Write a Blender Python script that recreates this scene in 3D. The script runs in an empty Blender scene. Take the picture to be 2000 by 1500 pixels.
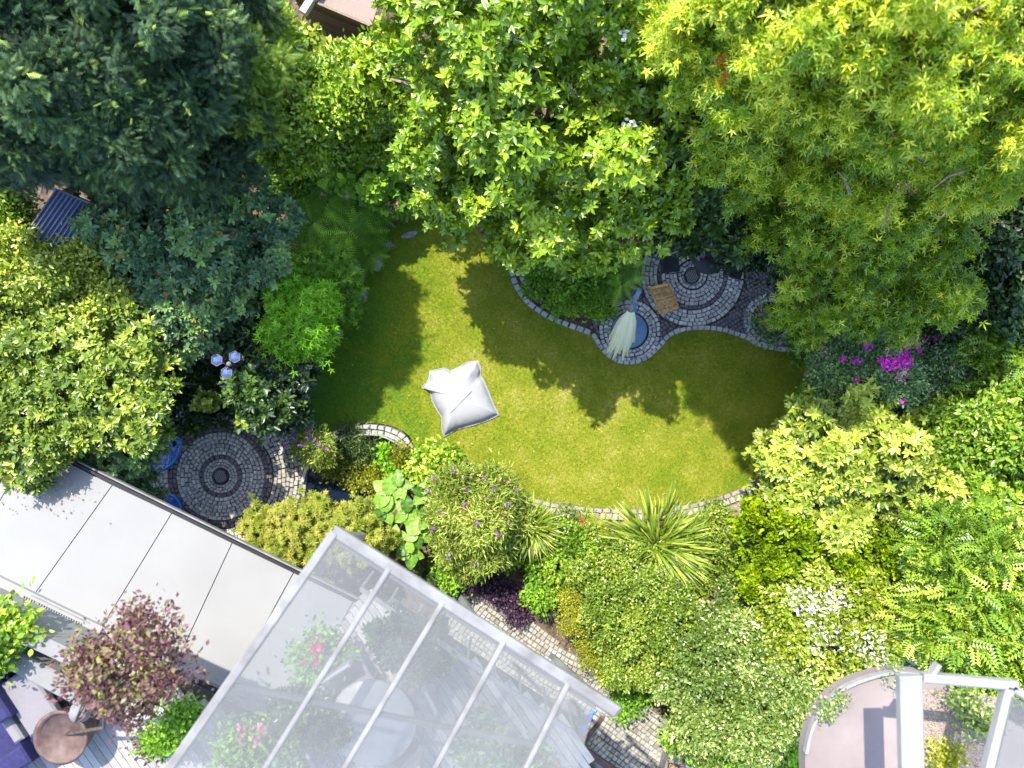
import bpy, bmesh, math, random
import numpy as np
from mathutils import Vector, Matrix
random.seed(7); rng = np.random.default_rng(7)
S = bpy.context.scene; C = S.collection
H = 19.5; F = 1540.0
# ------------------------------------------------------------------ camera, sky, sun, exposure
cd = bpy.data.cameras.new('camera'); cam = bpy.data.objects.new('camera', cd); C.objects.link(cam)
cam.location = (0, 0, H); cam.rotation_euler = (0, 0, 0)
cd.sensor_width = 36; cd.lens = 36*F/2000; cd.clip_end = 2000; cd.clip_start = 0.1
cd.dof.use_dof = True; cd.dof.focus_distance = 14.5; cd.dof.aperture_fstop = (cd.lens/1000)/0.055
S.camera = cam
SX, SY = 0.28, -0.59                       # shadow shift per metre of height
sun_dir = Vector((-SX, -SY, 1)).normalized()
W = bpy.data.worlds.new('World'); S.world = W; W.use_nodes = True
nt = W.node_tree; bg = nt.nodes['Background']; sk = nt.nodes.new('ShaderNodeTexSky')
sk.sky_type = 'NISHITA'; sk.sun_disc = False
sk.sun_elevation = math.asin(sun_dir.z); sk.sun_rotation = math.atan2(sun_dir.x, sun_dir.y)
nt.links.new(sk.outputs[0], bg.inputs[0]); bg.inputs[1].default_value = 0.15
sl = bpy.data.lights.new('sun', 'SUN'); sl.energy = 2.5; sl.angle = math.radians(0.5); sl.color = (1, .95, .84)
so = bpy.data.objects.new('sun', sl); C.objects.link(so); so.rotation_euler = sun_dir.to_track_quat('Z', 'Y').to_euler()
S.view_settings.view_transform = 'Standard'; S.view_settings.look = 'None'
S.view_settings.exposure = 1.9; S.view_settings.gamma = 1; S.view_settings.use_curve_mapping = False
S.cycles.max_bounces = 8; S.cycles.transparent_max_bounces = 8

# ------------------------------------------------------------------ helpers
def P(px, py, h=0.0):
    k = (H-h)/F
    return Vector(((px-1000)*k, (750-py)*k, h))
def PX(n, h): return n*(H-h)/F
def tag(o, label=None, cat=None, group=None, kind=None):
    if label: o['label'] = label
    if cat: o['category'] = cat
    if group: o['group'] = group
    if kind: o['kind'] = kind
    return o
def thing(name, label, cat, loc=(0, 0, 0), rz=0, group=None):
    o = bpy.data.objects.new(name, None); C.objects.link(o); o.empty_display_size = .2
    o.location = loc; o.rotation_euler = (0, 0, rz)
    return tag(o, label, cat, group)
def link(name, me, parent=None, m=None):
    o = bpy.data.objects.new(name, me); C.objects.link(o)
    if m is not None and not me.materials: me.materials.append(m)
    if parent is not None:
        o.parent = parent
    return o
def world_mesh_parent(o, parent):          # geometry given in world space: undo the parent's own placement
    o.matrix_parent_inverse = (Matrix.Translation(parent.location) @ parent.rotation_euler.to_matrix().to_4x4()).inverted()
    return o
def pymesh(name, vs, fs, m, parent=None, smooth=False, world=True):
    me = bpy.data.meshes.new(name); me.from_pydata([tuple(v) for v in vs], [], fs); me.update()
    if smooth: me.polygons.foreach_set('use_smooth', [True]*len(me.polygons))
    o = link(name, me, parent, m)
    if parent is not None and world: world_mesh_parent(o, parent)
    return o
class MB:
    def __init__(s): s.v = []; s.f = []
    def add(s, vs, fs):
        n = len(s.v); s.v += [Vector(v) for v in vs]; s.f += [tuple(i+n for i in f) for f in fs]; return s
    def box(s, c, size, rz=0, M=None, bev=0.0):
        x, y, z = size[0]/2, size[1]/2, size[2]/2
        R = Matrix.Rotation(rz, 3, 'Z') if M is None else M; c = Vector(c)
        if bev <= 0:
            vs = [c+R@Vector((a*x, b*y, d*z)) for d in (-1, 1) for b in (-1, 1) for a in (-1, 1)]
            return s.add(vs, [(0, 2, 3, 1), (4, 5, 7, 6), (0, 1, 5, 4), (2, 6, 7, 3), (0, 4, 6, 2), (1, 3, 7, 5)])
        b = bev; q = [(-1, -1), (1, -1), (1, 1), (-1, 1)]; vs = []
        for (ex, ey, ez) in ((x-b, y-b, -z), (x, y, -z+b), (x, y, z-b), (x-b, y-b, z)):
            vs += [c+R@Vector((a*ex, d*ey, ez)) for a, d in q]
        fs = [(3, 2, 1, 0), (12, 13, 14, 15)]
        for k in range(3):
            for i in range(4): fs.append((4*k+i, 4*k+(i+1) % 4, 4*k+4+(i+1) % 4, 4*k+4+i))
        return s.add(vs, fs)
    def beam(s, a, b, w, h, bev=0.0):
        a = Vector(a); b = Vector(b); d = b-a; L = d.length; y = d/L
        x = y.cross(Vector((0, 0, 1)));
        x = x.normalized() if x.length > 1e-5 else Vector((1, 0, 0))
        z = x.cross(y)
        M = Matrix((x, y, z)).transposed()
        return s.box((a+b)/2, (w, L, h), M=M, bev=bev)
    def tube(s, pts, rs, n=8, cap=True):
        pts = [Vector(p) for p in pts]; rings = []; prev = None
        for i, p in enumerate(pts):
            d = (pts[min(i+1, len(pts)-1)]-pts[max(i-1, 0)]).normalized()
            if prev is None: u = d.orthogonal().normalized()
            else:
                u = prev-d*prev.dot(d); u = u.normalized() if u.length > 1e-5 else d.orthogonal().normalized()
            prev = u; w = d.cross(u); r = rs[i] if hasattr(rs, '__len__') else rs
            rings.append([p+(u*math.cos(t)+w*math.sin(t))*r for t in [2*math.pi*k/n for k in range(n)]])
        vs = [v for r in rings for v in r]; fs = []
        for i in range(len(pts)-1):
            for k in range(n): fs.append((i*n+k, i*n+(k+1) % n, (i+1)*n+(k+1) % n, (i+1)*n+k))
        if cap: fs += [tuple(range(n-1, -1, -1)), tuple((len(pts)-1)*n+k for k in range(n))]
        return s.add(vs, fs)
    def lathe(s, c, prof, n=32):
        c = Vector(c); vs = [c+Vector((r*math.cos(2*math.pi*k/n), r*math.sin(2*math.pi*k/n), z)) for r, z in prof for k in range(n)]
        fs = [(i*n+k, i*n+(k+1) % n, (i+1)*n+(k+1) % n, (i+1)*n+k) for i in range(len(prof)-1) for k in range(n)]
        fs += [tuple(range(n-1, -1, -1)), tuple((len(prof)-1)*n+k for k in range(n))]
        return s.add(vs, fs)
    def build(s, name, m, parent=None, smooth=False, world=True): return pymesh(name, s.v, s.f, m, parent, smooth, world)
def inpoly(x, y, poly):
    x = np.asarray(x); y = np.asarray(y); r = np.zeros(x.shape, bool); n = len(poly)
    for i in range(n):
        x0, y0 = poly[i]; x1, y1 = poly[(i+1) % n]
        c = ((y0 > y) != (y1 > y)) & (x < (x1-x0)*(y-y0)/((y1-y0) if y1 != y0 else 1e-9)+x0); r ^= c
    return r
def smooth_closed(pts, k=6):
    out = []; n = len(pts)
    for i in range(n):
        p0, p1, p2, p3 = [np.array(pts[(i+j-1) % n], float) for j in range(4)]
        for t in np.linspace(0, 1, k, endpoint=False):
            out.append(tuple(.5*((2*p1)+(-p0+p2)*t+(2*p0-5*p1+4*p2-p3)*t*t+(-p0+3*p1-3*p2+p3)*t**3)))
    return out
def smooth_open(pts, k=8):
    out = []; n = len(pts)
    for i in range(n-1):
        p0, p1, p2, p3 = [np.array(pts[min(max(i+j-1, 0), n-1)], float) for j in range(4)]
        for t in np.linspace(0, 1, k, endpoint=False):
            out.append(tuple(.5*((2*p1)+(-p0+p2)*t+(2*p0-5*p1+4*p2-p3)*t*t+(-p0+3*p1-3*p2+p3)*t**3)))
    out.append(tuple(pts[-1])); return out
def resample(pts, step):
    pts = [Vector(p) for p in pts]; out = []; acc = 0.0; need = step/2
    for a, b in zip(pts, pts[1:]):
        L = (b-a).length
        while L > 1e-9 and acc+L >= need:
            t = (need-acc)/L; out.append((a.lerp(b, t), math.atan2((b-a).y, (b-a).x))); need += step
        acc += L
    return out

# ------------------------------------------------------------------ materials
def mat(name): 
    m = bpy.data.materials.new(name); m.use_nodes = True; return m, m.node_tree, m.node_tree.nodes['Principled BSDF']
def N(nt, t, **k):
    n = nt.nodes.new(t)
    for a, b in k.items(): setattr(n, a, b)
    return n
def plain(name, col, rough=.6, scale=12, var=.25, bump=.15, metal=0, spec=.4, detail=6, col2=None):
    m, nt, b = mat(name); L = nt.links.new
    tc = N(nt, 'ShaderNodeNewGeometry'); no = N(nt, 'ShaderNodeTexNoise'); no.inputs['Scale'].default_value = scale; no.inputs['Detail'].default_value = detail
    L(tc.outputs['Position'], no.inputs['Vector'])
    r = N(nt, 'ShaderNodeValToRGB'); e = r.color_ramp.elements; e[0].position = .3; e[1].position = .7
    c2 = col2 or tuple(min(1, c*(1+var)) for c in col)
    e[0].color = (*[c*(1-var) for c in col], 1) if not col2 else (*col, 1); e[1].color = (*c2, 1)
    L(no.outputs['Fac'], r.inputs['Fac']); L(r.outputs['Color'], b.inputs['Base Color'])
    b.inputs['Roughness'].default_value = rough; b.inputs['Metallic'].default_value = metal; b.inputs['Specular IOR Level'].default_value = spec
    if bump > 0:
        bp = N(nt, 'ShaderNodeBump'); bp.inputs['Strength'].default_value = bump; bp.inputs['Distance'].default_value = .02
        L(no.outputs['Fac'], bp.inputs['Height']); L(bp.outputs['Normal'], b.inputs['Normal'])
    return m
def leafmat(name, a, b_, c, gloss=.35, spec=.5, trans=.3, rare=None, gain=(.45, .88, 1.2)):
    """colours a (dark leaf), b (usual leaf), c (bright leaf), gain painting shade and highlights into them; chosen by each leaf's own stored number"""
    warm = (1.12, 1.05, .6) if gain[0] < 1 else (1, 1, 1); a, b_, c = [tuple(min(.85, x*g_*w_) for x, w_ in zip(q, warm)) for q, g_ in zip((a, b_, c), gain)]; trans *= .6
    m, nt, b = mat(name); L = nt.links.new
    at = N(nt, 'ShaderNodeAttribute', attribute_name='leaf'); sp = N(nt, 'ShaderNodeSeparateColor'); L(at.outputs['Color'], sp.inputs[0])
    r = N(nt, 'ShaderNodeValToRGB'); e = r.color_ramp.elements
    e[0].position = 0; e[0].color = (*a, 1); e[1].position = 1; e[1].color = (*c, 1); x = e.new(.5); x.color = (*b_, 1)
    if rare: 
        x = e.new(.965); x.color = (*c, 1); e[-1].color = (*rare, 1); x = e.new(.972); x.color = (*rare, 1)
    L(sp.outputs[0], r.inputs['Fac'])
    L(r.outputs['Color'], b.inputs['Base Color']); b.inputs['Roughness'].default_value = gloss; b.inputs['Specular IOR Level'].default_value = spec
    tr = N(nt, 'ShaderNodeBsdfTranslucent'); mx = N(nt, 'ShaderNodeMixShader'); mx.inputs[0].default_value = trans
    br = N(nt, 'ShaderNodeMixRGB'); br.blend_type = 'MULTIPLY'; br.inputs[0].default_value = 1; br.inputs[2].default_value = (1.3, 1.25, .4, 1)
    L(r.outputs['Color'], br.inputs[1]); L(br.outputs[0], tr.inputs['Color'])
    L(b.outputs[0], mx.inputs[1]); L(tr.outputs[0], mx.inputs[2]); L(mx.outputs[0], nt.nodes['Material Output'].inputs['Surface'])
    return m
def settmat(name, cols, rough=.8):
    m, nt, b = mat(name); L = nt.links.new
    g = N(nt, 'ShaderNodeNewGeometry'); oi = N(nt, 'ShaderNodeObjectInfo'); ad = N(nt, 'ShaderNodeMath', operation='ADD'); fr = N(nt, 'ShaderNodeMath', operation='FRACT')
    L(g.outputs['Random Per Island'], ad.inputs[0]); L(oi.outputs['Random'], ad.inputs[1]); L(ad.outputs[0], fr.inputs[0])
    r = N(nt, 'ShaderNodeValToRGB'); e = r.color_ramp.elements; r.color_ramp.interpolation = 'LINEAR'
    e[0].color = (*cols[0], 1); e[1].color = (*cols[-1], 1)
    for i, c in enumerate(cols[1:-1]): x = e.new((i+1)/(len(cols)-1)); x.color = (*c, 1)
    L(fr.outputs[0], r.inputs['Fac'])
    no = N(nt, 'ShaderNodeTexNoise'); no.inputs['Scale'].default_value = 45; no.inputs['Detail'].default_value = 6; L(g.outputs['Position'], no.inputs['Vector'])
    mr = N(nt, 'ShaderNodeMapRange'); mr.inputs['To Min'].default_value = .55; mr.inputs['To Max'].default_value = 1.4; L(no.outputs['Fac'], mr.inputs[0])
    mx = N(nt, 'ShaderNodeMixRGB'); mx.blend_type = 'MULTIPLY'; mx.inputs[0].default_value = 1; L(r.outputs[0], mx.inputs[1]); L(mr.outputs[0], mx.inputs[2])
    L(mx.outputs[0], b.inputs['Base Color']); b.inputs['Roughness'].default_value = rough
    bp = N(nt, 'ShaderNodeBump'); bp.inputs['Strength'].default_value = .5; bp.inputs['Distance'].default_value = .01; L(no.outputs['Fac'], bp.inputs['Height']); L(bp.outputs[0], b.inputs['Normal'])
    return m
def woodmat(name, a, b_, scale=(3, 40, 3), rough=.6):
    m, nt, b = mat(name); L = nt.links.new
    tc = N(nt, 'ShaderNodeTexCoord'); mp = N(nt, 'ShaderNodeMapping'); mp.inputs['Scale'].default_value = scale; no = N(nt, 'ShaderNodeTexNoise'); no.inputs['Scale'].default_value = 4; no.inputs['Detail'].default_value = 8
    L(tc.outputs['Object'], mp.inputs[0]); L(mp.outputs[0], no.inputs['Vector'])
    oi = N(nt, 'ShaderNodeObjectInfo'); ad = N(nt, 'ShaderNodeMath', operation='MULTIPLY_ADD'); ad.inputs[1].default_value = .5; L(oi.outputs['Random'], ad.inputs[0]); L(no.outputs['Fac'], ad.inputs[2])
    sb = N(nt, 'ShaderNodeMath', operation='SUBTRACT'); sb.inputs[1].default_value = .25; L(ad.outputs[0], sb.inputs[0])
    r = N(nt, 'ShaderNodeValToRGB'); e = r.color_ramp.elements; e[0].position = .25; e[1].position = .75; e[0].color = (*a, 1); e[1].color = (*b_, 1)
    L(sb.outputs[0], r.inputs[0]); L(r.outputs[0], b.inputs['Base Color']); b.inputs['Roughness'].default_value = rough
    bp = N(nt, 'ShaderNodeBump'); bp.inputs['Strength'].default_value = .3; bp.inputs['Distance'].default_value = .01; L(no.outputs['Fac'], bp.inputs['Height']); L(bp.outputs[0], b.inputs['Normal'])
    return m
M = {}
M['soil'] = plain('soil', (.055, .036, .024), .95, 9, .5, .8, detail=12, col2=(.16, .115, .085))
M['gravel'] = plain('gravel', (.12, .08, .06), .9, 60, .5, .9, detail=8, col2=(.46, .36, .31))
M['joint'] = plain('joint', (.03, .034, .025), .95, 30, .4, .5, col2=(.10, .09, .065))
M['joint_light'] = plain('joint_light', (.10, .09, .05), .95, 30, .4, .5, col2=(.24, .2, .14))
M['sett'] = settmat('granite_sett', [(.28, .28, .28), (.5, .48, .46), (.37, .35, .33), (.62, .6, .56), (.42, .38, .35)])
M['sett_dark'] = settmat('basalt_sett', [(.09, .085, .1), (.17, .14, .15), (.12, .11, .13)])
M['sett_light'] = settmat('pale_sunlit_sett', [(.24, .22, .18), (.36, .34, .29), (.28, .255, .21), (.4, .385, .34), (.2, .185, .155)])
M['kerb'] = settmat('kerb_stone', [(.26, .26, .26), (.42, .41, .4), (.33, .32, .31), (.5, .48, .45)])
M['kerb_light'] = settmat('pale_kerb_stone', [(.24, .215, .17), (.32, .29, .24), (.28, .25, .21)])
M['rock'] = plain('rock', (.13, .13, .15), .85, 7, .4, .8, detail=10, col2=(.33, .32, .33))
M['rock_pale'] = plain('pale_rock', (.25, .24, .18), .85, 9, .4, .8, detail=10, col2=(.62, .6, .55))
M['bark'] = plain('bark', (.05, .036, .026), .9, 20, .5, .8, col2=(.13, .1, .075))
M['bark_pale'] = plain('pale_bark', (.16, .12, .08), .9, 20, .5, .8, col2=(.34, .27, .2))
M['roof'] = plain('roof_membrane', (.248, .246, .243), .55, .9, .05, 0, spec=.3, detail=10)
M['white_metal'] = plain('white_metal', (.15, .14, .135), .4, 3.5, .04, .02, detail=8, col2=(.25, .247, .245))
M['white_paint'] = plain('white_paint', (.23, .23, .23), .5, 3, .04, .02, detail=8, col2=(.3, .298, .295))
M['grey_metal'] = plain('grey_metal', (.28, .27, .27), .4, 8, .12, .05)
M['dark_metal'] = plain('dark_metal', (.025, .025, .03), .4, 8, .2, .05)
M['blue_metal'] = plain('blue_lacquer', (.02, .2, .75), .35, 8, .1, .0)
M['fabric_white'] = plain('white_fabric', (.31, .31, .32), .75, 60, .03, .03, spec=.2)
M['canopy_cloth'] = plain('canopy_cloth', (.72, .70, .46), .9, 40, .06, .05, spec=.1)
M['zip'] = plain('zip_tape', (.06, .06, .06), .6)
M['granite_blue'] = plain('blue_granite', (.09, .16, .3), .5, 90, .35, .1, col2=(.16, .26, .42))
M['teak'] = woodmat('teak', (.4, .2, .05), (.75, .42, .12), (2.5, 2.5, 2.5))
M['plank'] = woodmat('weathered_plank', (.09, .055, .035), (.26, .17, .12), (2, 14, 30))
M['plank_grey'] = woodmat('grey_plank', (.32, .29, .25), (.5, .47, .42), (3, 30, 3))
M['deck'] = woodmat('deck_board', (.2, .185, .17), (.38, .36, .35), (2, 30, 3))
M['concrete'] = plain('pink_concrete', (.2, .16, .148), .85, 1.6, .1, .1, detail=10, col2=(.27, .225, .21))
M['render'] = plain('wall_render', (.21, .205, .2), .8, 6, .06, .1)
M['navy'] = plain('navy_cloth', (.02, .018, .08), .8, 20, .3, .1)
M['cushion'] = plain('grey_cushion', (.2, .185, .195), .85, 40, .06, .1)
M['terracotta'] = plain('dark_terracotta', (.07, .04, .033), .6, 8, .3, .1, col2=(.15, .095, .08))
M['shelter'] = plain('shelter_sheet', (.02, .05, .16), .35, 6, .3, .05, col2=(.06, .10, .26))
M['litter'] = leafmat('litter', (.2, .12, .06), (.4, .3, .2), (.5, .42, .34), .8, .2, .1)
m, nt, b = mat('water'); b.inputs['Base Color'].default_value = (.008, .014, .03, 1); b.inputs['Roughness'].default_value = .05; M['water'] = m
m, nt, b = mat('canopy_glass'); L = nt.links.new
tr = N(nt, 'ShaderNodeBsdfTransparent'); tr.inputs[0].default_value = (.84, .86, .87, 1); mx = N(nt, 'ShaderNodeMixShader'); mx.inputs[0].default_value = .3
no = N(nt, 'ShaderNodeTexNoise'); no.inputs['Scale'].default_value = 1.5; g = N(nt, 'ShaderNodeNewGeometry'); L(g.outputs['Position'], no.inputs['Vector'])
mr = N(nt, 'ShaderNodeMapRange'); mr.inputs['To Min'].default_value = .22; mr.inputs['To Max'].default_value = .4; L(no.outputs['Fac'], mr.inputs[0]); L(mr.outputs[0], mx.inputs[0])
b.inputs['Base Color'].default_value = (.24, .24, .24, 1); b.inputs['Specular IOR Level'].default_value = .25; b.inputs['Roughness'].default_value = .45
L(tr.outputs[0], mx.inputs[1]); L(b.outputs[0], mx.inputs[2]); L(mx.outputs[0], nt.nodes['Material Output'].inputs['Surface']); M['glass'] = m
m, nt, b = mat('lantern_glass'); b.inputs['Base Color'].default_value = (.10, .15, .38, 1); b.inputs['Roughness'].default_value = .15; M['lantern'] = m

# ------------------------------------------------------------------ ground and lawn
ground = pymesh('ground', [(-80, -80, -.06), (80, -80, -.06), (80, 80, -.06), (-80, 80, -.06)], [(0, 1, 2, 3)], M['soil']); tag(ground, kind='structure')
LAWN_PX = [(838, 385), (780, 432), (735, 470), (702, 520), (690, 580), (655, 640), (618, 705), (598, 760), (572, 832), (612, 858), (640, 846), (680, 832), (720, 826), (765, 832), (800, 852), (817, 888),
           (860, 905), (905, 930), (960, 955), (1040, 972), (1100, 984), (1180, 991), (1280, 992), (1370, 978), (1440, 955), (1490, 925), (1545, 880), (1582, 800), (1584, 720), (1565, 682), (1530, 680), (1488, 672), (1450, 655),
           (1405, 642), (1345, 640), (1305, 652), (1280, 680), (1252, 702), (1215, 707), (1185, 690), (1160, 655), (1120, 641), (1075, 626), (1035, 598), (1010, 560), (1000, 526), (950, 470), (905, 420)]
LAWN = smooth_closed([tuple(P(x, y)[:2]) for x, y in LAWN_PX], 4)
bm = bmesh.new(); vs = [bm.verts.new((x, y, 0)) for x, y in LAWN]; f = bm.faces.new(vs); bmesh.ops.triangulate(bm, faces=[f])
me = bpy.data.meshes.new('lawn'); bm.to_mesh(me); bm.free()
def grass_colour(nt, out_sock):
    L = nt.links.new; g = N(nt, 'ShaderNodeNewGeometry')
    n1 = N(nt, 'ShaderNodeTexNoise'); n1.inputs['Scale'].default_value = 1.1; n1.inputs['Detail'].default_value = 7; n1.inputs['Roughness'].default_value = .62; L(g.outputs['Position'], n1.inputs['Vector'])
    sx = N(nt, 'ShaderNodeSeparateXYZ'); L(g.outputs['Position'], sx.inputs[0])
    a = N(nt, 'ShaderNodeMapRange'); a.inputs['From Min'].default_value = -4.5; a.inputs['From Max'].default_value = -1.2; a.inputs['To Min'].default_value = -.2; a.inputs['To Max'].default_value = .03; L(sx.outputs[0], a.inputs[0])  # greener at left: partly the grass itself, partly its shade put into the colour
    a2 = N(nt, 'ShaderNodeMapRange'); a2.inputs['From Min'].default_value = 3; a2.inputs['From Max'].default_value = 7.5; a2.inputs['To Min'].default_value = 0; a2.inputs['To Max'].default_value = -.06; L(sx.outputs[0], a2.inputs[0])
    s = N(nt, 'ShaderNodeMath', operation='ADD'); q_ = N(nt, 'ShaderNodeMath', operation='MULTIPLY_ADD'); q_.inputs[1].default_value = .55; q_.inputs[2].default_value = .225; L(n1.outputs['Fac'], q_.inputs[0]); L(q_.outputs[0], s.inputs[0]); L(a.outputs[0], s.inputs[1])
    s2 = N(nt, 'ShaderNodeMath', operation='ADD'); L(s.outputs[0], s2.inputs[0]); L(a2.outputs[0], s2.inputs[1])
    n2 = N(nt, 'ShaderNodeTexNoise'); n2.inputs['Scale'].default_value = 14; n2.inputs['Detail'].default_value = 5; L(g.outputs['Position'], n2.inputs['Vector'])
    s3 = N(nt, 'ShaderNodeMath', operation='MULTIPLY_ADD'); s3.inputs[1].default_value = .34; L(n2.outputs['Fac'], s3.inputs[0]); L(s2.outputs[0], s3.inputs[2])
    r = N(nt, 'ShaderNodeValToRGB'); e = r.color_ramp.elements
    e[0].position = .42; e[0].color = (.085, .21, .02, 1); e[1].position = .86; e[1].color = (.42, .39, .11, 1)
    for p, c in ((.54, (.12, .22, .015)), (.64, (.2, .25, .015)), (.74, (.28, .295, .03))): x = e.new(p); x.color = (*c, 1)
    L(s3.outputs[0], r.inputs[0]); return r
m, nt, b = mat('lawn_turf'); r = grass_colour(nt, None); dk = N(nt, 'ShaderNodeMixRGB'); dk.blend_type = 'MULTIPLY'; dk.inputs[0].default_value = 1; dk.inputs[2].default_value = (.75, .75, .75, 1)
nt.links.new(r.outputs[0], dk.inputs[1]); nt.links.new(dk.outputs[0], b.inputs['Base Color']); b.inputs['Roughness'].default_value = .9; b.inputs['Specular IOR Level'].default_value = .1; M['turf'] = m
lawn = link('lawn', me, None, M['turf']); tag(lawn, kind='structure')
m, nt, b = mat('grass_blade'); r = grass_colour(nt, None); L = nt.links.new
at = N(nt, 'ShaderNodeAttribute', attribute_name='leaf'); sp = N(nt, 'ShaderNodeSeparateColor'); L(at.outputs['Color'], sp.inputs[0])
mr = N(nt, 'ShaderNodeMapRange'); mr.inputs['To Min'].default_value = .6; mr.inputs['To Max'].default_value = 1.45; L(sp.outputs[0], mr.inputs[0])
mx = N(nt, 'ShaderNodeMixRGB'); mx.blend_type = 'MULTIPLY'; mx.inputs[0].default_value = 1; L(r.outputs[0], mx.inputs[1]); L(mr.outputs[0], mx.inputs[2]); L(mx.outputs[0], b.inputs['Base Color'])
b.inputs['Roughness'].default_value = .7; b.inputs['Specular IOR Level'].default_value = .2; M['blade'] = m

# ------------------------------------------------------------------ leaf engine
def tmpl(kind):
    if kind == 'oval':   # pointed oval, folded on the midrib
        v = [(0, 0, 0), (0, 1, -.06), (-.17, .28, .05), (-.19, .62, .045), (.17, .28, .05), (.19, .62, .045)]
        f = [(0, 1, 3), (0, 3, 2), (0, 5, 1), (0, 4, 5)]
    elif kind == 'broad':
        v = [(0, 0, 0), (0, 1, -.1), (-.27, .25, .05), (-.3, .62, .03), (.27, .25, .05), (.3, .62, .03)]
        f = [(0, 1, 3), (0, 3, 2), (0, 5, 1), (0, 4, 5)]
    elif kind == 'diamond':
        v = [(0, 0, 0), (-.26, .5, .06), (0, 1, -.03), (.26, .5, .06)]; f = [(0, 2, 1), (0, 3, 2)]
    elif kind == 'slim':
        v = [(0, 0, 0), (-.09, .45, .03), (0, 1, -.12), (.09, .45, .03)]; f = [(0, 2, 1), (0, 3, 2)]
    elif kind == 'star':
        v = [(0, 0, 0)]; f = []
        for a, l in ((-110, .5), (-58, .85), (0, 1), (58, .85), (110, .5)):
            a = math.radians(a); d = (math.sin(a), math.cos(a)); q = (d[1], -d[0]); n = len(v)
            v += [(d[0]*l*.42+q[0]*.1, d[1]*l*.42+q[1]*.1, .03), (d[0]*l, d[1]*l, -.12*l), (d[0]*l*.42-q[0]*.1, d[1]*l*.42-q[1]*.1, .03)]
            f += [(0, n, n+1), (0, n+1, n+2)]
    elif kind == 'spray':   # flat feathery conifer spray
        v = []; f = []
        def nd(bx, by, ang, l, w):
            d = (math.sin(ang), math.cos(ang)); n = len(v)
            v.extend([(bx-d[1]*w, by+d[0]*w, 0), (bx+d[1]*w, by-d[0]*w, 0), (bx+d[0]*l, by+d[1]*l, -.05)]); f.append((n, n+1, n+2))
        nd(0, 0, 0, 1, .035)
        for i in range(5):
            y = .12+.16*i; l = .42*(1-.6*i/5)
            nd(0, y, .75, l, .04); nd(0, y+.06, -.75, l, .04)
    elif kind == 'fan':     # little cupped cypress fan
        v = [(0, 0, -.1)]; f = []
        for i in range(5):
            a = -1.3+2.6*i/4; v.append((math.sin(a), math.cos(a), .3 if i % 2 else .12))
        f = [(0, i+2, i+1) for i in range(4)]
    elif kind == 'pinnate':
        v = []; f = []
        for i in range(6):
            for s in (-1, 1):
                y = .08+.15*i; n = len(v); l = .3*(1-.06*i)
                v += [(0, y, 0), (s*l*.45, y-.02, .03), (s*l, y+.16, -.05), (s*l*.45, y+.14, .03)]; f += [(n, n+1, n+2) if s > 0 else (n, n+2, n+1), (n, n+2, n+3) if s > 0 else (n, n+3, n+2)]
    elif kind == 'frond':   # fern frond, tapered, arching
        v = []; f = []
        K = 14
        for i in range(K):
            t = i/K; y = t; z = -.35*t*t+.12*t; l = .24*math.sin(math.pi*min(1, .18+t*.82))**.7*(1 if t > .05 else .5)
            for s in (-1, 1):
                n = len(v); v += [(0, y, z), (s*l, y+.075, z-.03), (0, y+.052, z)]; f.append((n, n+1, n+2) if s > 0 else (n, n+2, n+1))
    elif kind == 'blade':
        v = [(-.018, 0, 0), (.018, 0, 0), (-.022, .4, .26), (.022, .4, .26), (-.014, .78, .3), (.014, .78, .3), (0, 1, .16)]
        f = [(0, 1, 3), (0, 3, 2), (2, 3, 5), (2, 5, 4), (4, 5, 6)]
    elif kind == 'turf':
        v = [(-.09, 0, 0), (.09, 0, 0), (0, 1, 0)]; f = [(0, 1, 2)]
    elif kind == 'petal':
        v = [(0, 0, 0), (.6, .3, .15), (.5, 1, .2), (-.5, 1, .2), (-.6, .3, .15)]; f = [(0, 1, 2), (0, 2, 3), (0, 3, 4)]
    return np.array(v, np.float32), np.array(f, np.int32)
TM = {}
def T(kind):
    if kind not in TM: TM[kind] = tmpl(kind)
    return TM[kind]
def unit(a): return a/np.maximum(np.linalg.norm(a, axis=-1, keepdims=True), 1e-6)
def stamp(kind, pos, Y, Z, sc, tint):
    v, f = T(kind); Y = unit(Y); X = unit(np.cross(Y, Z)); Zz = np.cross(X, Y)
    w = pos[:, None, :]+sc[:, None, None]*(v[None, :, 0:1]*X[:, None, :]+v[None, :, 1:2]*Y[:, None, :]+v[None, :, 2:3]*Zz[:, None, :])
    n, k = len(pos), len(v)
    fs = f[None]+(np.arange(n)*k)[:, None, None]
    return w.reshape(-1, 3).astype(np.float32), fs.reshape(-1, 3).astype(np.int32), np.repeat(tint, k).astype(np.float32)
TRIS = [0]
def leafmesh(name, parts, m, parent=None):
    V = []; Fs = []; A = []; n = 0
    for v, f, a in parts: V.append(v); Fs.append(f+n); A.append(a); n += len(v)
    V = np.concatenate(V); Fs = np.concatenate(Fs); A = np.concatenate(A)
    me = bpy.data.meshes.new(name); me.vertices.add(len(V)); me.vertices.foreach_set('co', V.ravel())
    me.loops.add(Fs.size); me.loops.foreach_set('vertex_index', Fs.ravel()); me.polygons.add(len(Fs))
    me.polygons.foreach_set('loop_start', np.arange(0, Fs.size, 3, dtype=np.int32)); me.update(calc_edges=True)
    c = me.color_attributes.new('leaf', 'FLOAT_COLOR', 'POINT'); q = np.ones((len(V), 4), np.float32); q[:, 0] = np.clip(A, 0, 1); c.data.foreach_set('color', q.ravel())
    TRIS[0] += len(Fs)
    o = link(name, me, parent, m)
    if parent is not None: world_mesh_parent(o, parent)
    return o
def rnd(n): return unit(rng.normal(size=(n, 3)))
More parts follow.
